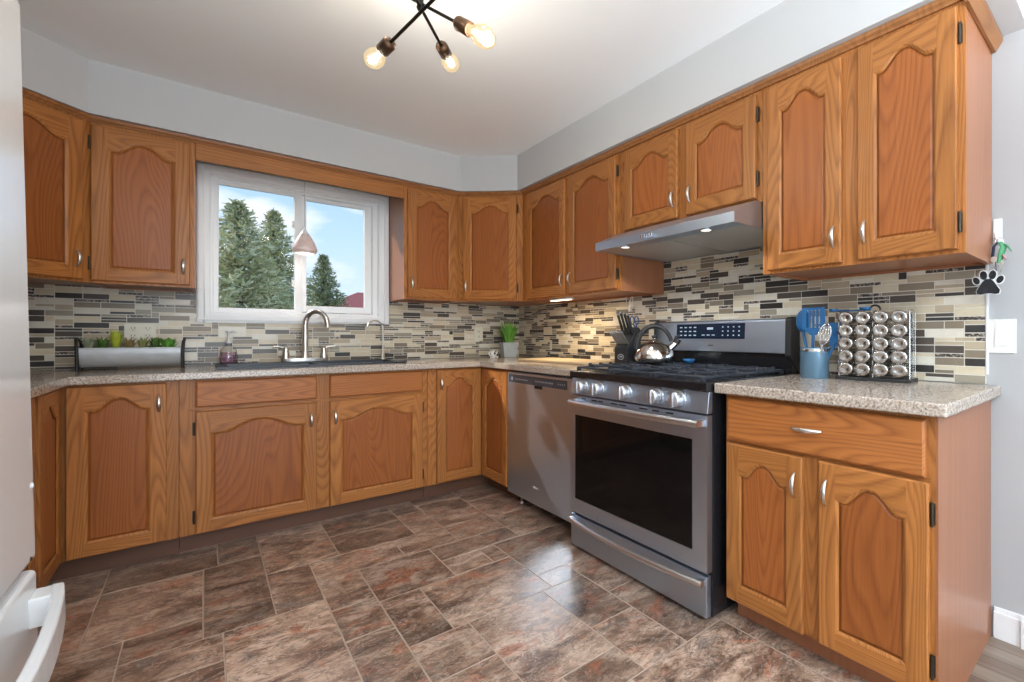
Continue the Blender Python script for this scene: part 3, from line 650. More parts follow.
for bx,by,br in ((.17,.17,.045),(.17,.48,.036),(.44,.32,.055),(.71,.17,.05),(.71,.48,.036)):
    m=MB(); m.lathe([(br+.012,.916),(br+.010,.924),(br,.926),(br,.934),(br*.8,.937),(.0001,.937)],(bx,by,0),20); m.build('burner',[BLACKM],ctop)
def grate(x0,x1):
    m=MB(); t=.0055; z=.940; y0,y1=.03,.615; ym=(y0+y1)/2; xm=(x0+x1)/2
    def bx(a,b,c_,d_,zt=z,h=.011): m.box(a,b,c_,d_,zt-h,zt)
    for xx in (x0,x1): bx(xx-t,xx+t,y0,y1,z-.004)
    for yy in (y0,ym,y1): bx(x0,x1,yy-t,yy+t,z-.004)
    # radiating fingers over each burner, ends turned up
    for yc in (y0+.145,y1-.145):
        for sx in (-1,1):
            for dy in (-.07,0,.07):
                xa=xm+sx*(x1-x0)*.5; xb=xm+sx*.030
                m.box(min(xa,xb),max(xa,xb),yc+dy-t,yc+dy+t,z-.006,z+.006)
                m.box(xa-.008,xa+.008,yc+dy-.007,yc+dy+.007,z-.012,z+.011)
        for sy in (-1,1): m.box(xm-t,xm+t,yc+sy*.145-.002,yc+sy*.030,z-.006,z+.006) if sy<0 else m.box(xm-t,xm+t,yc+.030,yc+.147,z-.006,z+.006)
    for fx in (x0,x1):
        for fy in (y0,ym,y1): m.box(fx-.009,fx+.009,fy-.009,fy+.009,.9155,z-.006)
    m.build('grate',[IRON],ctop,bev=.0025)
grate(.035,.292); grate(.318,.564); grate(.590,.847)
bgd=MB(); bgd.box(.004,SW-.004,.635,.70,.90,1.010); gd=bgd.build('backguard',[BLACK],st)
m=MB(); m.prism([(.618,1.010),(.70,1.010),(.70,1.178),(.640,1.178),(.628,1.170)],.022,SW-.030,'x'); bp_=m.build('backguard_panel',[STEEL],gd,bev=.003)
for a,b_ in ((0,.022),(SW-.030,SW)):
    m=MB(); m.prism([(.612,1.0),(.705,.90),(.705,1.184),(.640,1.184),(.618,1.174)],a,b_,'x'); m.build('backguard_cap',[BLACKM],gd,bev=.004)
m=MB(); sl_=math.atan2(.012,.16); 
def face(x0,x1,z0,z1,off,mat,mb):
    y=lambda z:.618+(z-1.010)*(.010/.16)-off
    mb.add([(x0,y(z0),z0),(x1,y(z0),z0),(x1,y(z1),z1),(x0,y(z1),z1),(x0,y(z0)+.004,z0),(x1,y(z0)+.004,z0),(x1,y(z1)+.004,z1),(x0,y(z1)+.004,z1)],[(0,1,2,3),(4,0,3,7),(1,5,6,2),(3,2,6,7),(4,5,1,0)],mat)
face(.18,.64,1.078,1.160,.0015,0,m)
dsp=m.build('display',[plain('blue_black_display',(.010,.022,.045),.12)],bp_)
m=MB()
for r_ in range(3):
    for c_ in range(4): face(.205+.034*c_,.222+.034*c_,1.138-.022*r_,1.144-.022*r_,.0022,0,m)
    for c_ in range(4): face(.50+.034*c_,.508+.034*c_,1.138-.022*r_,1.144-.022*r_,.0022,0,m)
for c_ in range(3): face(.365+.034*c_,.385+.034*c_,1.096,1.101,.0022,0,m)
face(.40,.44,1.128,1.140,.0022,0,m)
m.build('display_marks',[plain('pale_blue_print',(.55,.68,.8),.4)],dsp)
m=MB()
for i in range(6): face(.41+.006*i,.414+.006*i,1.040,1.0455,.001,0,m)
m.build('maker_mark',[BLACKM],bp_)
# ================================================================= dishwasher
dw=thing('dishwasher','stainless steel dishwasher under the worktop, left of the stove','dishwasher',(-.672,-1.056,0),RX)
DWW=.735
m=MB(); m.box(.01,DWW-.01,.03,.62,.12,.868); m.build('tub',[plain('dishwasher_shell_grey',(.12,.12,.13),.5)],dw)
m=MB(); m.box(0,DWW,0,.03,.085,.790).box(0,.010,0,.03,.790,.862).box(.676,DWW,0,.03,.790,.862).box(.010,.676,0,.03,.848,.862).box(.010,.676,0,.03,.790,.797); dd=m.build('door',[STEELV],dw)
m=MB(); m.box(.010,.676,.002,.03,.797,.848); cpn=m.build('control_strip',[plain('slate_blue_panel',(.05,.06,.075),.3)],dd)
m=MB()
for i in range(7): m.box(.10+.022*i,.115+.022*i,.0012,.003,.818,.824)
for i in range(9): m.box(.34+.022*i,.352+.022*i,.0012,.003,.818,.826)
for i in range(4): m.box(.58+.02*i,.588+.02*i,.0012,.003,.818,.826)
m.box(.045,.065,.0012,.003,.812,.832)
m.build('button_marks',[plain('grey_print',(.35,.38,.42),.4)],cpn)
m=MB(); m.prism([(.335,.797),(.415,.797),(.405,.778),(.345,.778)][::-1],-.001,.004,'y') if False else m.box(.335,.42,-.0012,.003,.779,.797); m.build('pocket_latch',[GAP],dd)
m=MB()
for i in range(5): m.box(.318+.011*i,.326+.011*i,-.0012,.001,.180+(.003 if i%2 else 0),.190)
m.build('maker_mark',[plain('silver_print',(.75,.76,.78),.4)],dd)
m=MB(); m.box(.03,DWW-.03,.09,.11,.02,.085); m.build('toe_plate',[GAP],dw)
for fx in (.05,DWW-.05):
    m=MB(); m.lathe([(.014,0),(.014,.012),(.007,.014),(.007,.12)],(fx,.075,0),12); m.build('foot',[NICKEL],dw)
# ================================================================= range hood
hd=thing('range_hood','slim stainless steel range hood above the stove','range hood',(-.006,-1.852,1.668),RX)
HW=.890; H0=-.122; 
# local y: 0 at the wall, -.574 at the front lip ; z relative to the top
m=MB(); pr_=[(0,0),(-.41,-.004),(-.566,-.076),(-.566,-.118),(0,-.118)]
n_=len(pr_)
for a,b_ in ((0,.004),(HW-.004,HW)): m.prism(pr_,a,b_,'x')
m.add([(.004,-.41,-.004),(HW-.004,-.41,-.004),(HW-.004,-.566,-.076),(.004,-.566,-.076)],[(0,3,2,1)]); m.add([(.004,-.566,-.076),(HW-.004,-.566,-.076),(HW-.004,-.566,-.118),(.004,-.566,-.118)],[(0,3,2,1)])
m.add([(.004,0,0),(HW-.004,0,0),(HW-.004,-.41,-.004),(.004,-.41,-.004)],[(0,3,2,1)]); m.add([(.004,-.566,-.118),(HW-.004,-.566,-.118),(HW-.004,-.49,-.118),(.004,-.49,-.118)],[(0,3,2,1)])
m.add([(.004,-.004,-.118),(HW-.004,-.004,-.118),(HW-.004,-.004,0),(.004,-.004,0)],[(0,1,2,3)])
m.build('canopy',[STEEL],hd)
for a,b_ in ((.012,.452),(.464,HW-.012)):
    m=MB(); m.box(a,b_,-.488,-.012,-.116,-.104); m.build('filter_panel',[plain('hood_filter_grey',(.60,.60,.58),.42,.55)],hd)
for lx in (.20,.72):
    m=MB(); m.lathe([(.030,-.121),(.030,-.117),(.022,-.116)],(lx,-.53,0),18); lr=m.build('lamp_ring',[CHROME],hd)
    m=MB(); m.lathe([(.0001,-.1225),(.022,-.1215),(.022,-.118)],(lx,-.53,0),16); m.build('lamp_lens',[emit('hood_lamp_lens',(1,.97,.9),.9)],lr)
m=MB()
for i in range(5): m.box(.36+.017*i,.371+.017*i,-.580,-.577,-.103,-.092)
m.build('button',[CHROME],hd)
for lx in (.20,.72): lamp('hood_lamp','SPOT',(lx,-.53,-.126),5,(.96,.98,1.0),(0,0,0),parent=hd,radius=.02).data.spot_size=R(140)
# ================================================================= sink, taps
SINK=plain('dark_composite_sink',(.018,.026,.040),.35)
sk=MB(); T=.9145; e_=.0
sx0,sx1,sy0,sy1=-2.092,-1.143,-.545,-.055
bx0,bx1,by0,by1=sx0+.045,sx1-.04,sy0+.05,sy1-.085
sk.box(sx0,bx0,sy0,sy1,T,T+.010).box(bx1,sx1,sy0,sy1,T,T+.010).box(bx0,bx1,sy0,by0,T,T+.010).box(bx0,bx1,by1,sy1,T,T+.010)
sno=thing('sink','dark slate-coloured double drop-in sink below the window','sink',((sx0+sx1)/2,(sy0+sy1)/2,T)); 
def loc_build(mb,name,mats,parent,**k):
    o=mb.build(name,mats,parent,**k); p=parent.location
    for v in o.data.vertices: v.co-=p
    return o
loc_build(sk,'rim',[SINK],sno)
xm=(bx0+bx1)/2
for a,b_ in ((bx0,xm-.012),(xm+.012,bx1)):
    q=MB(); dpt=.19; zz0=T-dpt
    q.add([(a,by0,T+.009),(b_,by0,T+.009),(b_,by1,T+.009),(a,by1,T+.009),(a+.015,by0+.015,zz0),(b_-.015,by0+.015,zz0),(b_-.015,by1-.015,zz0),(a+.015,by1-.015,zz0)],[(0,1,5,4),(1,2,6,5),(2,3,7,6),(3,0,4,7),(4,5,6,7)])
    bo=loc_build(q,'bowl',[SINK],sno)
    dq=MB(); dq.lathe([(.04,zz0+.001),(.04,zz0+.003),(.02,zz0+.002),(.0001,zz0+.002)],((a+b_)/2,(by0+by1)/2,0),18); o_=loc_build(dq,'drain',[CHROME],sno)
q=MB(); q.box(xm-.012,xm+.012,by0,by1,T-.02,T+.008); loc_build(q,'divider',[SINK],sno)
FT=T+.0105
fc=thing('kitchen_faucet','brushed nickel two-handle faucet with a tall arched spout','faucet',(-1.645,-.105,FT))
m=MB(); 
pl2=[(.13*math.cos(a)+(.0 if 0 else 0),.026*math.sin(a)) for a in [2*math.pi*i/28 for i in range(28)]]
m.prism(pl2,0,.024,'z'); m.build('deck_plate',[NICKEL],fc,bev=.003)
m=MB(); m.lathe([(.024,.012),(.024,.03),(.018,.05),(.0165,.075)],(0,0,0),18)
pts=[(0,0,.07),(0,0,.22)]
for i in range(0,15):
    a=math.pi*i/14; rr_=.070; pts.append((rr_*(1-math.cos(a))*.80,-rr_*(1-math.cos(a))*.60,.245+.087*math.sin(a)))
pts.append((pts[-1][0],pts[-1][1],.228))
m.tube(pts,[.018]*2+[.0165]*15+[.018],14); m.build('spout',[NICKEL],fc)
for sx in (-1,1):
    m=MB(); hx=.105*sx; m.lathe([(.026,.022),(.022,.04),(.014,.068),(.017,.082),(.014,.094),(.0001,.096)],(hx,0,0),16); m.tube([(hx,0,.086),(hx+.032*sx,-.004,.098),(hx+.066*sx,-.006,.100)],[.008,.007,.0075],8); m.build('lever_handle',[NICKEL],fc)
fp=thing('filter_tap','slim brushed nickel drinking-water tap at the right end of the sink','tap',(-1.172,-.105,FT))
m=MB(); m.lathe([(.019,0),(.019,.008),(.011,.014),(.011,.05),(.008,.055)],(0,0,0),16); pts=[(0,0,.05),(0,0,.17),(0,0,.225)]
for i in range(1,13):
    a=math.pi*i/12*.93; pts.append((-.055*(1-math.cos(a)),-.012*(1-math.cos(a)),.225+.055*math.sin(a)))
m.tube(pts,.0056,10); m.build('spout',[NICKEL],fp)
m=MB(); m.tube([(0,0,.04),(.018,-.012,.046),(.035,-.02,.044)],[.006,.005,.006],8); m.build('lever_handle',[NICKEL],fp)
# ================================================================= things on the worktop
CT=.914
so=thing('soap_bottle','lilac liquid soap bottle with a white pump by the sink','bottle',(-2.030,-.085,FT) if False else (-2.032,-.092,FT))
m=MB(); m.lathe([(.030,0),(.036,.004),(.037,.04),(.034,.075),(.024,.098),(.013,.112),(.012,.128),(.0001,.128)],(0,0,0),20,sx=1.15,sy=.75); m.build('body',[CLEAR],so)
m=MB(); m.lathe([(.028,.003),(.034,.006),(.035,.04),(.032,.070),(.0001,.072)],(0,0,0),20,sx=1.05,sy=.75); m.build('liquid',[LILAC],so)
m=MB(); m.lathe([(.015,.124),(.015,.142),(.006,.146),(.0055,.185),(.012,.190),(.012,.198),(.0001,.20)],(0,0,0),14); m.tube([(0,0,.193),(.022,-.02,.195),(.034,-.030,.186)],[.006,.005,.004],8); m.build('pump',[WHITE],so)
# galvanised planter with succulents
GALV=plain('galvanised_metal',(.66,.69,.72),.42,.45,var=.12,bscale=25)
pt=thing('planter','long galvanised metal trough planter with dark end handles','planter',(-2.424,-.20,CT))
m=MB(); k=14; PL_=.185; prof=[]
r1=.072
for i in range(k+1):
    a=math.pi+math.pi*i/k; prof.append((.068*math.cos(a),.112+.104*math.sin(a) if False else .115+.098*math.sin(a)))
vs=[(-PL_,y,z) for y,z in prof]+[(PL_,y,z) for y,z in prof]; n1=len(prof)
m.add(vs,[(i,i+1,n1+i+1,n1+i) for i in range(n1-1)],0,True)
m.add([(-PL_,y,z) for y,z in prof],[tuple(range(n1))]); m.add([(PL_,y,z) for y,z in prof],[tuple(range(n1))[::-1]])
pi_=[(y*.93,.115+(z-.115)*.93) for y,z in prof]
vs=[(-PL_+.003,y,z) for y,z in pi_]+[(PL_-.003,y,z) for y,z in pi_]; m.add(vs,[(i,n1+i,n1+i+1,i+1) for i in range(n1-1)],0,True)
m.tube([(-PL_,-.069,.115),(PL_,-.069,.115)],.004,8).tube([(-PL_,.069,.115),(PL_,.069,.115)],.004,8)
m.build('trough',[GALV],pt)
m=MB(); m.box(-PL_+.004,PL_-.004,-.062,.062,.08,.098); m.build('soil',[plain('potting_soil',(.05,.035,.025),.9,bump=.6,bscale=90)],pt)
for sx in (-1,1):
    m=MB(); x=sx*(PL_+.006)
    m.tube([(x,-.066,0),(x,-.070,.10),(x+.004*sx,-.058,.150),(x+.010*sx,-.02,.166),(x+.010*sx,.02,.166),(x+.004*sx,.058,.150),(x,.070,.10),(x,.066,0)],.0065,8)
    m.box(x-.005,x+.005,-.070,.070,.010,.018); m.build('end_handle',[BLACKM],pt)
def green(name,c): return plain(name,c,.55,var=.35,bscale=40)
GL=green('leaf_lime',(.50,.56,.05)); GD=green('leaf_deep_green',(.10,.20,.04)); GS=green('leaf_sage',(.34,.38,.24)); GB=green('leaf_bronze',(.32,.23,.09)); GE=green('leaf_bright_green',(.16,.40,.06))
def blades(mb,nb,h,spread,wid,seed,curve=.5,zb=0.0):
    r=random.Random(seed)
    for i in range(nb):
        a=r.uniform(0,2*math.pi); hh=h*r.uniform(.6,1.05); sp=spread*r.uniform(.15,1); w=wid*r.uniform(.7,1.2); b0=r.uniform(0,.35)*spread
        p=[]; k=5
        for j in range(k+1):
            t=j/k; d=b0+sp*(t**1.6); p.append(Vector((math.cos(a)*d,math.sin(a)*d,zb+hh*(t-curve*.25*t*t))))
        sd=Vector((-math.sin(a),math.cos(a),0)); vs=[];fs=[]
        for j,q in enumerate(p):
            ww=w*math.sin(math.pi*min(.98,.18+.80*j/k)); up=Vector((math.cos(a),math.sin(a),0))*(-.25*ww)
            vs+=[q-sd*ww,q+up,q+sd*ww]
        for j in range(k): fs+=[(3*j,3*j+1,3*j+4,3*j+3),(3*j+1,3*j+2,3*j+5,3*j+4)]
        mb.add(vs,fs,0,True)
def rosette(mb,r0,h,seed,n1=26):
    r=random.Random(seed)
    for i in range(n1):
        a=i*2.399; t=(i+1)/n1; d=r0*t; el=1.15-1.0*t; L=r0*.55
        c=Vector((math.cos(a)*d*.5,math.sin(a)*d*.5,h*.3)); dr_=Vector((math.cos(a)*math.cos(el),math.sin(a)*math.cos(el),math.sin(el))); sd=Vector((-math.sin(a),math.cos(a),0)); nn=dr_.cross(sd)
        tip=c+dr_*L*1.5; md=c+dr_*L*.8
        mb.add([c,md-sd*L*.32+nn*.002,tip,md+sd*L*.32+nn*.002,md-nn*L*.18],[(0,1,4),(1,2,4),(2,3,4),(3,0,4)],0,True)
pz=CT+.0985
spec=[(-.165,'sage',GS,'b','pale sage succulent at the left end of the trough planter'),(-.118,'deep',GD,'r','deep green rosette succulent second from the left in the trough'),(-.068,'lime',GL,'t','bright lime feathery plant standing tallest in the trough'),(-.015,'bronze',GB,'b','low bronze plant below the outlet in the middle of the trough'),(.035,'olive',green('leaf_olive',(.30,.30,.10)),'b','olive brown grassy plant right of the middle of the trough'),(.085,'green',GD,'r','dark green leafy plant second from the right in the trough'),(.140,'emerald',GE,'l','bright green leafy succulent at the right end of the trough')]
for i,(dx,nm,mt,kd,lab) in enumerate(spec):
    m=MB()
    if kd=='b': blades(m,70,.085,.030,.005,20+i)
    if kd=='t': blades(m,110,.115,.032,.0045,20+i,.2)
    if kd=='r': rosette(m,.038,.03,20+i,34); blades(m,44,.085,.028,.008,60+i)
    if kd=='l': blades(m,54,.092,.046,.012,20+i,.9)
    tag(m.build('succulent',[mt],None,(-2.424+dx*.95,-.21+.012*((i%3)-1),pz)),lab,'plant','succulents in the trough planter')
# outlets
def outlet(name,label,c,wall,w,h,mat,slots,double=False):
    t=thing(name,label,'outlet',c,0 if wall=='b' else RX)
    m=MB(); m.box(-w/2,w/2,-.005,0,-h/2,h/2); p=m.build('cover_plate',[mat],t,bev=.002)
    for ox,oz in slots:
        q=MB(); q.box(ox-.016,ox+.016,-.0068,-.004,oz-.013,oz+.013); rc=q.build('receptacle',[mat],p,bev=.001)
        q=MB(); q.box(ox-.008,ox-.0055,-.0072,-.006,oz-.001,oz+.008).box(ox+.0055,ox+.008,-.0072,-.006,oz-.001,oz+.008).box(ox-.0025,ox+.0025,-.0072,-.006,oz-.009,oz-.005); q.build('slots',[GAP],rc)
    return t
outlet('wall_outlet','wide cream outlet plate on the tile above the trough planter',(-2.413,-.0065,1.115),'b',.127,.10,CREAM,[(-.028,.02),(-.028,-.022),(.030,.02),(.030,-.022)])
outlet('wall_outlet','narrow cream outlet plate on the tile left of the potted grass',(-.395,-.0065,1.110),'b',.078,.118,CREAM,[(0,.021),(0,-.021)])
# potted grass
gp=thing('plant_pot','square tapered grey pot in the far corner of the worktop','pot',(-.225,-.225,CT),R(-12))
m=MB(); b0,b1,hh=.050,.066,.126
def sq(r,z): return [(-r,-r,z),(r,-r,z),(r,r,z),(-r,r,z)]
L0,L1,L2,L3=sq(b0,0),sq(b1,hh),sq(b1-.007,hh),sq(b1-.012,hh-.02)
m.add(L0,[(3,2,1,0)])
for A,B in ((L0,L1),(L1,L2),(L2,L3)): m.add(A+B,[(i,(i+1)%4,4+(i+1)%4,4+i) for i in range(4)])
m.build('pot',[plain('blue_grey_ceramic',(.40,.44,.45),.5,var=.08,bscale=20)],gp,bev=.003)
m=MB(); m.add(sq(b1-.0125,hh-.018),[(0,1,2,3)]); m.build('soil',[plain('pot_moss',(.05,.05,.03),.9)],gp)
m=MB(); blades(m,130,.21,.105,.0075,5,.45); tag(m.build('grass_plant',[GE],None,(-.225,-.225,CT+hh-.017)),'bright green grassy plant growing in the square grey pot','plant')
# spotted ornament
m=MB(); rr=random.Random(3); 
on=thing('ornament','small white ornament with black spots, left of the grey plant pot','ornament',(-.362,-.235,CT),R(20))
m.ball((0,0,.030),.030,0,18,(1.25,.85,1)); m.ball((-.045,-.004,.034),.020,0,14,(1,.9,1)); m.ball((.022,0,.045),.018,0,12,(1,.9,.8))
for a in (-.022,.022):
    for b_ in (-.012,.012): m.cyl((a,b_,0),(a,b_,.02),.009,10)
m.build('body',[WHITE],on)
m=MB()
for p,r_,s_ in [((-.018,-.0235,.037),.010,(1,.35,1)),((.010,-.0245,.024),.011,(1,.3,.8)),((.030,-.014,.040),.009,(.8,.6,1)),((-.055,-.016,.039),.006,(1,.5,1)),((-.003,-.020,.052),.008,(1.2,.6,.5)),((-.058,-.012,.028),.005,(.6,1,1)),((.005,.02,.045),.010,(1,.6,1))]: m.ball(p,r_,0,10,s_)
m.build('spots',[BLACKM],on)
# cutting board
bd=MB(); bd.box(-.15,.15,-.36,.36,0,.018)
bo_=bd.build('cutting_board',[oak('pale_board_wood',light=(.62,.47,.29),dark=(.50,.35,.20),freq=12,contrast=.4,rough=.5)],None,(-.30,-1.19,CT),(0,0,R(5)),bev=.006,seg=3); tag(bo_,'pale wooden cutting board lying flat left of the knife block','cutting board')
# knife block
kb=thing('knife_block','black knife block leaning back, left of the kettle','knife block',(-.24,-1.735,CT),RX+R(8))
m=MB(); m.prism([(-.055,0),(.075,0),(.075,.215),(.050,.235),(-.055,.110)],-.052,.052,'x'); m.build('block',[BLACKM],kb,bev=.005)
KST=plain('knife_handle_steel',(.36,.36,.37),.35,.8)
m=MB(); pts=[(.022*math.cos(a),.0155*math.sin(a)) for a in [2*math.pi*i/20 for i in range(21)]]
m.tube([(a,-.0555,.055+b) for a,b in pts],.0012,6,cap=False); m.box(-.012,.012,-.0562,-.054,.053,.0555).box(-.004,.010,-.0562,-.054,.058,.0600); m.build('oval_emblem',[plain('emblem_white',(.8,.82,.82),.5)],kb)
def knife(x,y,z,L,name,lab,mat,tilt=.62,sc=1):
    t=thing(name,lab,'knife',(0,0,0)); 
    M=kb.matrix_basis
    d=Vector((0,-math.sin(tilt),math.cos(tilt))); p=Vector((x,y,z))
    m=MB(); m.tube([p-d*.02,p+d*.012],.006*sc,8,flat=.7); m.tube([p+d*.008,p+d*(.012+L*.3),p+d*(.012+L*.75),p+d*(.012+L)],[.0085*sc,.0095*sc,.0082*sc,.0098*sc],10,flat=.75)
    o=m.build('handle',[mat],t)
    q=MB(); q.ball(tuple(p+d*(.012+L)),.0095*sc,0,10,(.8,1,1)); q.build('end_cap',[KST],t)
    return t
import itertools
pos=Matrix.Translation(kb.location)@Matrix.Rotation(kb.rotation_euler.z,4,'Z')
def place(t): t.location=pos.translation; t.rotation_euler=(0,0,kb.rotation_euler.z)
names=['first','second','third','fourth','fifth','sixth']
for i in range(6):
    t=knife(-.043+.0172*i,-.034,.128,.085,'steak_knife','steak knife with grey handle, %s from the left in the front row of the block'%names[i],KST,.72,.82); place(t); t['group']='steak knives in the knife block'
for i,(xx,L) in enumerate(((-.036,.115),(-.010,.125),(.016,.12),(.038,.11))):
    t=knife(xx,.012,.192,L,'kitchen_knife','%s black-handled kitchen knife from the left in the top row of the block'%['first','second','third','fourth'][i],BLACKM,.42,1.05); place(t); t['group']='kitchen knives in the knife block'
sc_=thing('scissors','kitchen scissors with blue loop handles stuck in the knife block','scissors',(0,0,0)); place(sc_)
BLN=plain('navy_blue_plastic',(.04,.09,.20),.4)
for sx in (-1,1):
    m=MB(); c0=Vector((.028+.017*sx,.040,.275)); pts=[c0+Vector((.015*math.cos(a),-.012*math.sin(a)*.4,.024*math.sin(a))) for a in [2*math.pi*i/18 for i in range(19)]]
    m.tube(pts,.0042,8,cap=False); m.tube([(.028+.012*sx,.045,.253),(.028+.002*sx,.052,.222)],.0048,8); m.build('loop_handle',[BLN],sc_)
m=MB(); m.box(.024,.032,.048,.054,.19,.235); m.build('blade',[CHROME],sc_)
# kettle
kt=thing('kettle','round stainless steel kettle with a black handle on the left rear burner','kettle',(-.30,-2.030,.9485),R(-45))
KM=plain('kettle_steel',(.72,.66,.60),.14,1)
m=MB(); m.lathe([(.092,0),(.106,.006),(.111,.02),(.110,.035),(.099,.068),(.074,.096),(.044,.112),(.032,.116)],(0,0,0),32); m.build('body',[KM],kt)
m=MB(); m.lathe([(.032,.115),(.028,.122),(.012,.126),(.009,.132),(.014,.138),(.014,.146),(.0001,.149)],(0,0,0),20); m.build('lid',[KM],kt)
m=MB(); m.lathe([(.0095,.131),(.0155,.137),(.0155,.146),(.0001,.1505)],(0,0,0),16); m.build('lid_knob',[BLACKM],kt)
m=MB(); m.tube([(.078,0,.070),(.104,0,.092),(.122,0,.112)],[.020,.016,.014],14); m.build('spout',[KM],kt)
m=MB(); m.tube([(.117,0,.104),(.133,0,.128)],[.018,.017],12); m.tube([(.105,0,.110),(.117,0,.140),(.140,0,.150)],[.006,.006,.007],8); m.build('spout_cap',[BLACKM],kt)
m=MB(); pts=[(-.098*math.cos(math.pi*i/18)*1.0,0,.075+.125*math.sin(math.pi*i/18)) for i in range(0,17)]
m.tube(pts,[.017 if i<9 else .014 for i in range(len(pts))],12,flat=.8); m.build('handle',[BLACKM],kt)
# little blue dish on the stove back
m=MB(); m.lathe([(.020,0),(.030,.012),(.032,.022),(.028,.022),(.020,.008),(.0001,.006)],(0,0,0),18); tag(m.build('small_dish',[BLUE],None,(-.21,-2.20,.9485)),'tiny blue dish on the stove behind the kettle spout','dish')
# utensil crock
ck=thing('utensil_crock','blue-grey metal utensil crock on the short worktop','crock',(-.19,-2.885,CT))
m=MB(); m.lathe([(.055,0),(.0575,.004),(.0575,.122),(.0575,.130),(.054,.130),(.054,.012),(.0001,.010)],(0,0,0),28); m.build('body',[BLUEPOT],ck)
m=MB(); m.lathe([(.0582,.114),(.0588,.117),(.0588,.122),(.0582,.125)],(0,0,0),28); m.build('steel_band',[CHROME],ck)
def utensil(name,lab,p0,p1,builder,mat):
    """shaft from p0 to p1 (crock-local), head on top"""
    t=thing(name,lab,'utensil',ck.location)
    d=(Vector(p1)-Vector(p0)).normalized()
    m=MB(); m.tube([p0,p1],[.006,.007],10); m.build('shaft',[mat],t)
    m=MB(); builder(m); m.build('head',[mat],t,p1,(0,0,RX)); return t
def turner(m):   # slotted turner seen flat from the room
    w,h=.050,.105
    ys=[-w,-w+.012]; s=[]
    x=-w; bars=[(-w,-.030),(-.021,-.013),(-.004,.004),(.013,.021),(.030,w)]
    for a,b in bars: m.box(a,b,-.003,.003,.018,h-.010)
    m.box(-w,w,-.003,.003,h-.010,h); m.prism([(.018,-w),(.018,w),(-.012,.012),(-.012,-.012)][::-1],-.003,.003,'y')
def spoon(m):
    m.ball((0,0,.045),.040,0,16,(.85,.25,1.25))
def spat(m):
    m.prism([(-.015,-.022),(-.015,.022),(.075,.030),(.085,.022),(.085,-.026)][::-1],-.004,.004,'y')
utensil('slotted_turner','blue slotted turner standing in the crock',(.0,.012,.02),(-.018,-.004,.195),turner,BLUE)
utensil('spoon','blue serving spoon standing at the back left of the crock',(.015,.02,.02),(.020,.062,.200),spoon,BLUE)
utensil('spatula','blue flat spatula leaning right in the crock',(.012,-.02,.02),(.016,-.082,.150),spat,BLUE)
wh=thing('whisk','steel wire whisk leaning right in the crock','utensil',ck.location)
m=MB(); m.tube([(-.012,-.02,.02),(-.040,-.052,.145)],.006,8); m.build('shaft',[CHROME],wh)
m=MB()
for i in range(6):
    a=math.pi*i/6; pts=[]
    for j in range(17):
        t=2*math.pi*j/16; w=.024*math.sin(t); h=.045*(1-math.cos(t)); q=Vector((w*math.cos(a),w*math.sin(a),h)); q.rotate(Matrix.Rotation(R(14),3,'X')); pts.append(q+Vector((-.040,-.052,.143)))
    m.tube(pts,.0011,6,cap=False)
m.build('wires',[CHROME],wh)
# spice rack and 20 jars
sr_=thing('spice_rack','black and chrome spice rack holding twenty jars on the short worktop','spice rack',(-.115,-2.985,CT),RX+R(6))
m=MB(); m.box(-.016,.256,-.085,.055,0,.014); m.build('base',[BLACKM],sr_,bev=.003)
WIRE=plain('chrome_wire',(.7,.7,.7),.2,1)
m=MB(); 
for x in (-.008,.120,.248):
    for y in (-.060,.035): m.cyl((x,y,.012),(x,y,.272),.0032,8)
    m.tube([(x,-.060,.272),(x,-.013,.282),(x,.035,.272)],.0032,8)
for k in range(5):
    z=.018+.0515*k
    for y in (-.05,.028): m.cyl((-.008,y,z),(.248,y,z),.0022,6)
m.build('wire_frame',[WIRE],sr_)
m=MB(); m.box(.2495,.2530,-.062,.037,.016,.27); m.build('side_panel',[CLEAR],sr_)
m=MB(); pts=[(.116+.020*math.cos(a),-.010,.284+.020*math.sin(a)) for a in [math.pi*i/10 for i in range(11)]]; m.tube(pts,.004,8); m.build('carry_loop',[BLACKM],sr_)
def spice_mat(nm,c): return plain('spice_'+nm,c,.8,var=.3,bscale=120)
SP=[spice_mat('brown',(.22,.12,.06)),spice_mat('green',(.17,.19,.08)),spice_mat('tan',(.42,.31,.18)),spice_mat('red',(.33,.09,.04)),spice_mat('black',(.06,.05,.045))]
spn=['brown','green','tan','red','dark']
LID=plain('jar_lid_steel',(.50,.475,.45),.16,1)
def jar(mat):
    t=thing('spice_jar','x','jar',(0,0,0)); 
    m=MB(); m.lathe([(.0001,-.075),(.0225,-.074),(.0238,-.070),(.0238,-.002)],(0,0,0),22,axis='y'); 
    j=[(.0238,-.002),(.0238,.078),(.020,.082),(.0001,.082)]
    m=MB(); m.lathe(j,(0,0,0),20,axis='y',sx=1.18); m.build('jar_body',[CLEAR],t)
    m=MB(); m.lathe([(.0215,.002),(.0215,.060),(.0001,.060)],(0,0,0),16,axis='y'); m.build('spice',[mat],t)
    m=MB(); m.lathe([(.0001,-.0115),(.010,-.0118),(.0125,-.0135),(.0215,-.0135),(.0253,-.011),(.0253,.006),(.022,.006)],(0,0,0),26,axis='y',sx=1.18); 
    m.build('lid',[LID],t); return t
protos=[jar(s) for s in SP]; used=[False]*5
rows=['bottom','second','middle','fourth','top']; colsn=['left','second from left','third from left','right']
Mr=Matrix.Translation(sr_.location)@Matrix.Rotation(sr_.rotation_euler.z,4,'Z')
rj=random.Random(11)
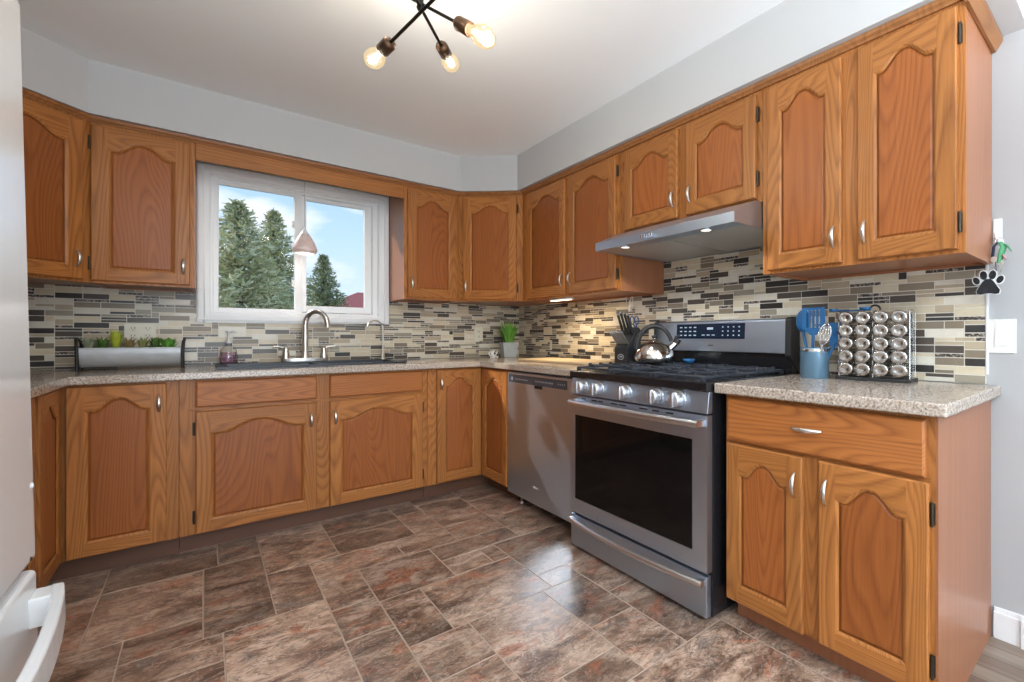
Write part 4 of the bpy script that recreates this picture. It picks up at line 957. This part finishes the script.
for r_ in range(5):
    for c_ in range(4):
        k=(r_*3+c_*2+rj.randint(0,1))%5
        p=Mr@Vector((.024+.0642*c_,-.078,.0465+.0515*r_))
        lab='steel-lidded spice jar, %s column, %s row of the rack'%(colsn[c_],rows[r_] if rows[r_] not in('second','fourth') else rows[r_]+' from the bottom')
        if not used[k]: o=protos[k]; used[k]=True; o.location=p; o.rotation_euler=(0,0,sr_.rotation_euler.z)
        else: o=dup(protos[k],p,sr_.rotation_euler.z)
        o['label']=lab; o['group']='spice jars in the rack'; o['category']='jar'
ms=thing('measuring_spoons','blue measuring spoons lying on top of the spice rack','spoons',Mr@Vector((.036,-.042,.2745)),sr_.rotation_euler.z)
m=MB(); m.box(-.055,.035,-.016,-.002,.006,.012); m.build('handle',[BLUE],ms,bev=.003)
m=MB(); m.lathe([(.0001,.006),(.018,.008),(.024,.020),(.022,.020),(.016,.011),(.0001,.010)],(.055,-.008,0),16); m.lathe([(.0001,.006),(.014,.008),(.019,.018),(.017,.018),(.0001,.010)],(-.070,-.008,0),16); m.build('bowl',[BLUE],ms)
# switch, hook, keys
sw=thing('light_switch','white rocker light switch plate on the grey wall at the right','switch',(-.0005,-3.492,1.092),RX)
m=MB(); m.box(-.040,.040,-.006,0,-.0615,.0615); p=m.build('cover_plate',[PLATE],sw,bev=.003)
m=MB(); m.prism([(-.010,-.034),(-.0062,-.034),(-.0062,.034),(-.0075,.034)],-.019,.019,'x'); m.build('rocker',[PLATE],p)
hk=thing('adhesive_hook','white adhesive hook on the wall beside the last wall cabinet','hook',(-.0005,-3.479,1.472),RX)
m=MB(); m.box(-.0135,.0135,-.006,0,-.045,.045); m.build('back_plate',[WHITE],hk,bev=.003)
m=MB(); m.tube([(0,-.005,-.026),(0,-.022,-.034),(0,-.034,-.026),(0,-.036,-.012)],[.008,.007,.006,.005],8); m.build('hook',[WHITE],hk)
kr=thing('key_ring','key ring with green and navy straps and a black paw-print tag on the hook','key ring',(-.044,-3.490,1.440),RX)
m=MB(); pts=[(.012*math.cos(a),.012*math.sin(a)*.3,-.012+.014*math.sin(a)) for a in [2*math.pi*i/18 for i in range(19)]]; m.tube(pts,.0016,6,cap=False); m.build('split_ring',[CHROME],kr)
m=MB(); m.tube([(-.005,0,-.015),(-.014,-.006,-.030),(-.017,-.006,-.06),(-.012,-.006,-.09),(-.008,-.010,-.122)],[.008,.009,.0085,.0085,.008],8,flat=.45); m.build('navy_strap',[plain('navy_webbing',(.035,.05,.10),.8)],kr)
m=MB(); m.tube([(.004,-.004,-.016),(.014,-.010,-.035),(.008,-.014,-.06),(.002,-.014,-.090)],[.010,.013,.013,.009],8,flat=.45); m.tube([(.006,-.004,-.020),(.024,-.008,-.030),(.036,-.008,-.052)],[.006,.006,.004],8,flat=.5); m.build('green_tag',[plain('green_plastic',(.06,.28,.12),.5)],kr)
m=MB(); m.tube([(.012,-.012,-.062),(.020,-.012,-.078)],[.009,.008],8,flat=.4); m.build('pink_charm',[plain('pink_plastic',(.55,.20,.25),.5)],kr)
for i,(xx,zz) in enumerate(((-.012,-.075),(.006,-.088))):
    m=MB(); m.lathe([(.010,-.0008),(.010,.0008)],(xx,-.014,zz),14,axis='y'); m.box(xx-.003,xx+.003,-.015,-.013,zz-.040,zz); m.box(xx,xx+.006,-.015,-.013,zz-.034,zz-.028); m.build('key',[NICKEL],kr)
paw=MB(); ol=MB()
def blob(mb,cx,cz,rx,rz,y0,y1,rot=0,n=20):
    mb.prism([(cz+rz*math.sin(a)*math.cos(rot)+rx*math.cos(a)*math.sin(rot),cx+rx*math.cos(a)*math.cos(rot)-rz*math.sin(a)*math.sin(rot)) for a in [2*math.pi*i/n for i in range(n)]],y0,y1,'y')
def pad(mb,s,y0,y1):
    pts=[(-.050,-.185),(-.046,-.197),(-.030,-.199),(-.012,-.196),(0,-.195),(.012,-.196),(.030,-.199),(.046,-.197),(.050,-.185),(.036,-.168),(.024,-.153),(.010,-.144),(-.010,-.144),(-.024,-.153),(-.036,-.168)]
    pts=[(x*.68-.028,z) for x,z in pts]; c=(-.028,-.173); mb.prism([(c[1]+(z-c[1])*s,c[0]+(x-c[0])*s) for x,z in pts][::-1],y0,y1,'y')
toes=[(-.062,-.148,.0095,.014,.4),(-.041,-.130,.0105,.016,.12),(-.015,-.130,.0105,.016,-.12),(.006,-.148,.0095,.014,-.4)]
pw=MB()
for cx,cz,rx,rz,ro in toes: blob(pw,cx,cz,rx,rz,-.0205,-.0135,ro); blob(ol,cx,cz,rx+.003,rz+.003,-.019,-.015,ro)
pad(pw,1,-.0205,-.0135); pad(ol,1.07,-.019,-.015); ol.box(-.048,-.008,-.018,-.016,-.165,-.13)
po=ol.build('paw_tag',[plain('white_acrylic',(.85,.85,.85),.4)],kr); pw.build('paw_print',[BLACK],po)
# under-cabinet light and cord
ub=thing('under_cabinet_light','slim lit under-cabinet light bar below the two-door wall cabinet','light',(-.30,-1.02,1.3545),RX)
m=MB(); m.box(-.02,.22,-.02,.02,-.012,0); m.build('housing',[WHITE],ub,bev=.002)
m=MB(); m.box(-.01,.21,-.016,.016,-.0145,-.0118); m.build('diffuser',[emit('under_light_diffuser',(1,.86,.62),4.0)],ub)
lamp('under_cabinet_lamp','AREA',(.10,0,-.017),3.2,(1,.80,.52),(0,0,0),.22,.03,parent=ub)
cd_=thing('power_cord','thin white cord looping below the wall cabinet left of the hood','cord',(-.02,-1.55,1.355),RX)
m=MB(); pts=[(0,-.01,0),(-.015,-.015,-.04),(-.03,-.012,-.075),(-.045,-.012,-.05),(-.05,-.014,0)]; m.tube(pts,.0028,8); m.tube([(.012,-.01,0),(.018,-.015,-.045),(.006,-.014,-.09),(-.012,-.013,-.07)],.0028,8); m.build('cable',[WHITE],cd_)
m=MB(); m.box(-.022,.000,-.022,-.004,-.098,-.066); m.build('plug',[WHITE],cd_,bev=.003)
# ================================================================= pendant over the sink
pd=thing('pendant_lamp','small pink marbled glass pendant lamp hanging in front of the window','lamp',(-1.660,-.20,2.174))
PINK=plain('pink_marbled_glass',(.95,.66,.62),.3,var=.30,bscale=28)
m=MB(); m.cyl((0,0,0),(0,0,-.395),.0028,8); m.build('cord',[plain('grey_cord',(.62,.62,.62),.5)],pd)
m=MB(); m.lathe([(.006,-.375),(.010,-.395),(.022,-.418),(.030,-.432)],(0,0,0),20); m.build('lamp_holder',[WHITE],pd)
m=MB(); m.lathe([(.022,-.420),(.036,-.438),(.054,-.475),(.067,-.510),(.070,-.525),(.060,-.545),(.040,-.550),(.038,-.548),(.057,-.541),(.066,-.524),(.063,-.510),(.050,-.476),(.033,-.442),(.020,-.425)],(0,0,0),28); m.build('shade',[PINK],pd)
m=MB(); m.lathe([(.034,0),(.034,.0),(.030,-.012),(.008,-.016)],(0,0,0),20); m.build('ceiling_cap',[WHITE],pd)
m=MB(); lamp('window_frame_fill','POINT',(0,0,-.575),1.1,(1,.93,.82),parent=pd,radius=.03)  # point light added below the shade to brighten the window frame
m=MB(); m.ball((0,0,-.495),.022,0,12); m.build('bulb',[emit('pendant_bulb',(1,.85,.7),2.5)],pd)
# ================================================================= chandelier
CC=Vector((-1.622,-2.276,2.150))
ch=thing('ceiling_light','sputnik ceiling light with black rods, brass-brown sockets and glowing bulbs','ceiling light',CC)
ROD=plain('black_metal_rod',(.015,.012,.010),.4,.6); SOCK=plain('aged_brown_brass',(.075,.038,.020),.42,.7)
BULB=None
def bulb_mat():
    m,n,l,b=new_mat('amber_bulb_glass'); n.remove(b); o=n['Material Output']
    t=n.new('ShaderNodeBsdfTransparent'); t.inputs[0].default_value=(1,.90,.72,1); e=n.new('ShaderNodeEmission'); e.inputs[0].default_value=(1,.82,.52,1); e.inputs[1].default_value=1.15
    g=n.new('ShaderNodeBsdfGlossy'); g.inputs['Roughness'].default_value=.05
    mx=n.new('ShaderNodeMixShader'); mx.inputs[0].default_value=.35; l.new(t.outputs[0],mx.inputs[1]); l.new(e.outputs[0],mx.inputs[2])
    m2=n.new('ShaderNodeMixShader'); m2.inputs[0].default_value=.12; l.new(mx.outputs[0],m2.inputs[1]); l.new(g.outputs[0],m2.inputs[2]); l.new(m2.outputs[0],o.inputs[0]); return m
BULB=bulb_mat(); FIL=emit('hot_filament',(1,.78,.42),14)
camp=Vector(cam.location); fpx=467.4706
def ray(u,v):
    s,c=math.sin(.7327),math.cos(.7327); r=(u-625.9487)/fpx; w=(336.1703-v)/fpx
    return Vector((s+c*r,c-s*r,w))
def on_ray(u,v,dist,far):
    d=ray(u,v).normalized(); o=camp-CC; b=o.dot(d); c=o.dot(o)-dist*dist; q=b*b-c
    if q<0: t=-b
    else: t=-b+math.sqrt(q)*(1 if far else -1)
    return camp+d*t-CC
m=MB(); m.cyl((0,0,-.005),(0,0,ZC-CC.z),.009,12); m.build('stem',[ROD],ch)
m=MB(); m.lathe([(.062,ZC-CC.z),(.062,ZC-CC.z-.018),(.050,ZC-CC.z-.024),(.0001,ZC-CC.z-.026)][::-1],(0,0,0),24); m.build('canopy',[ROD],ch)
m=MB(); m.ball((0,0,0),.013,0,14); m.build('hub',[ROD],ch)
tips=[on_ray(376,53,.29,True),on_ray(449.5,61,.31,True),on_ray(481,40,.27,False)]
for i,tp in enumerate(tips):
    for sgn in (1,-1):
        v=tp.copy()
        if sgn<0: v=Vector((-tp.x,-tp.y,-tp.z))
        d=v.normalized(); L=v.length; off=Vector((0,0,.014*(i-1)))
        if sgn>0:
            m=MB(); m.tube([off-d*(L-.075),off+d*(L-.075)],.0055,8); m.build('rod',[ROD],ch)
        A=Matrix.Translation(off+d*(L-.10))@d.to_track_quat('Z','Y').to_matrix().to_4x4()
        m=MB(); m.lathe([(.008,-.004),(.020,0),(.0225,.006),(.0225,.052),(.0195,.056),(.0195,.050)],(0,0,0),20); so_=m.build('socket',[SOCK],ch); so_.matrix_local=A
        m=MB(); m.lathe([(.014,.050),(.016,.062),(.026,.082),(.033,.104),(.032,.124),(.022,.142),(.0001,.150)],(0,0,0),20); b_=m.build('bulb',[BULB],so_)
        m=MB()
        for k in range(6):
            a=2*math.pi*k/6; m.tube([(.006*math.cos(a),.006*math.sin(a),.066),(.013*math.cos(a+.3),.013*math.sin(a+.3),.122)],.0013,5)
        m.build('filament',[FIL],so_)
        lamp('bulb_lamp','POINT',off+d*(L+.0),4.4,(.93,.96,1.0),parent=ch,radius=.03)
# flush ceiling fill light added for brightness, unseen behind the camera
dl=thing('ceiling_fill_light','added square white fill light on the ceiling, unseen behind the camera','ceiling light',(-2.3,-5.0,ZC))
m=MB(); m.box(-.42,.42,-.42,.42,-.05,0); m.build('housing',[WHITE],dl,bev=.005)
m=MB(); m.box(-.40,.40,-.40,.40,-.056,-.049); m.build('diffuser',[emit('fill_light_diffuser',(1,.97,.93),3.0)],dl)
lamp('ceiling_fill_lamp','AREA',(0,0,-.06),38,(.86,.94,1.0),(0,0,0),.8,.8,parent=dl)
# torchiere lamps, unseen behind the camera, added to brighten the ceiling
def fill_uplight(x,y,LAMPW,label):
    t=thing('ceiling_fill_uplight',label,'fill light',(x,y,0))
    m=MB(); m.lathe([(.0001,.0),(.14,.0),(.14,.012),(.03,.03),(.012,.05)],(0,0,0),24); m.build('base',[BLACKM],t)
    m=MB(); m.cyl((0,0,.04),(0,0,1.47),.012,12); m.build('pole',[BLACKM],t)
    m=MB(); m.lathe([(.02,1.45),(.08,1.48),(.15,1.56),(.145,1.56),(.075,1.49),(.0001,1.475)],(0,0,0),24); m.build('bowl_shade',[WHITE],t)
    lamp('uplight_fill_spot','SPOT',(0,0,1.55),LAMPW,(.84,.93,1.0),(R(180),0,0),parent=t,radius=.25).data.spot_size=R(161)
fill_uplight(-2.45,-4.9,120,'added fill uplight shaped as a black floor lamp, unseen behind the camera'); fill_uplight(-1.05,-4.95,130,'added fill uplight shaped as a black floor lamp, unseen nearer the right wall')
# ================================================================= outdoors
gm=plain('lawn',(.10,.17,.05),.9,var=.3,bscale=3)
gr=MB(); gr.box(-40,40,.2,60,-1.0,-.9); gr.build('ground',[gm])['kind']='structure'
NEED=[plain('spruce_needles_grey_green',(.56,.56,.31),.7,var=.4,bscale=6),plain('spruce_needles_tan',(.80,.70,.45),.7,var=.3,bscale=6),plain('spruce_needles_dark',(.30,.32,.17),.8,var=.4,bscale=6)]
BARK=plain('spruce_bark',(.12,.09,.07),.9)
def spruce(label,base,H,Rad,seed,mats,dens=1.0,zlow=1.0):
    r=random.Random(seed); t=thing('spruce_tree',label,'tree',base); 
    m=MB(); m.tube([(0,0,0),(0,0,H*.6),(0,0,H*.98)],[.16,.09,.01],8); m.build('trunk',[BARK],t)
    m=MB(); nb_=int(260*dens)
    for i in range(nb_):
        f=(i+.5)/nb_; z=H*(.10+.89*f); L=Rad*(1-f)**.85*r.uniform(.7,1.12)+.05; a=i*2.399+r.uniform(-.3,.3); droop=r.uniform(-.15,.28)
        d=Vector((math.cos(a),math.sin(a),0)); k=max(3,int(L/.10))
        for j in range(k):
            q=(j+.6)/k; c=d*L*q+Vector((0,0,z+L*q*(.28-.2*q)-droop*L*q*.5+(.18*L*q*q)))
            for s_ in range(5):
                an=r.uniform(0,6.28); el=r.uniform(-.3,.9); w=Vector((math.cos(an)*math.cos(el),math.sin(an)*math.cos(el),math.sin(el)))+d*.9; w.normalize(); ln=r.uniform(.10,.20)*(1-.35*f); sd=w.cross(Vector((r.uniform(-1,1),r.uniform(-1,1),r.uniform(-1,1)))).normalized()*.026
                p=c+Vector((r.uniform(-.05,.05),r.uniform(-.05,.05),r.uniform(-.05,.05)))
                m.add([p-sd,p+sd,p+w*ln+sd*.3,p+w*ln-sd*.3],[(0,1,2,3)],r.choices((0,1,2),(6,3,3))[0])
    m.build('foliage',mats,t)
    return t
spruce('tall grey-green spruce tree at the left of the window view',(-1.62,9.0,-.9),4.85,1.75,1,NEED,1.35)
spruce('shorter bushy spruce tree leaning into the middle of the window view',(-.62,13.6,-.9),5.75,1.75,2,NEED,1.5)
spruce('distant pointed spruce tree in the right pane of the window',(1.28,17.5,-.9),5.15,1.5,3,[NEED[2],NEED[0],NEED[2]],1.3)
hs_=thing('house','neighbouring house with a red-brown sloping roof beyond the window','house',(3.05,21.0,-.9))
m=MB(); m.box(-2.2,6,0,7,0,2.55); m.build('wall',[plain('house_siding',(.6,.58,.54),.8)],hs_)
m=MB(); m.add([(-2.9,-.4,2.45),(6.4,-.4,2.45),(6.4,3.5,4.35),(.9,3.5,4.35),(-2.9,7.4,2.45),(6.4,7.4,2.45)],[(0,1,2,3),(0,3,4),(4,3,2,5),(1,5,2),(0,4,5,1)]); m.build('roof',[plain('red_brown_shingles',(.40,.10,.085),.8,var=.25,bscale=12)],hs_)
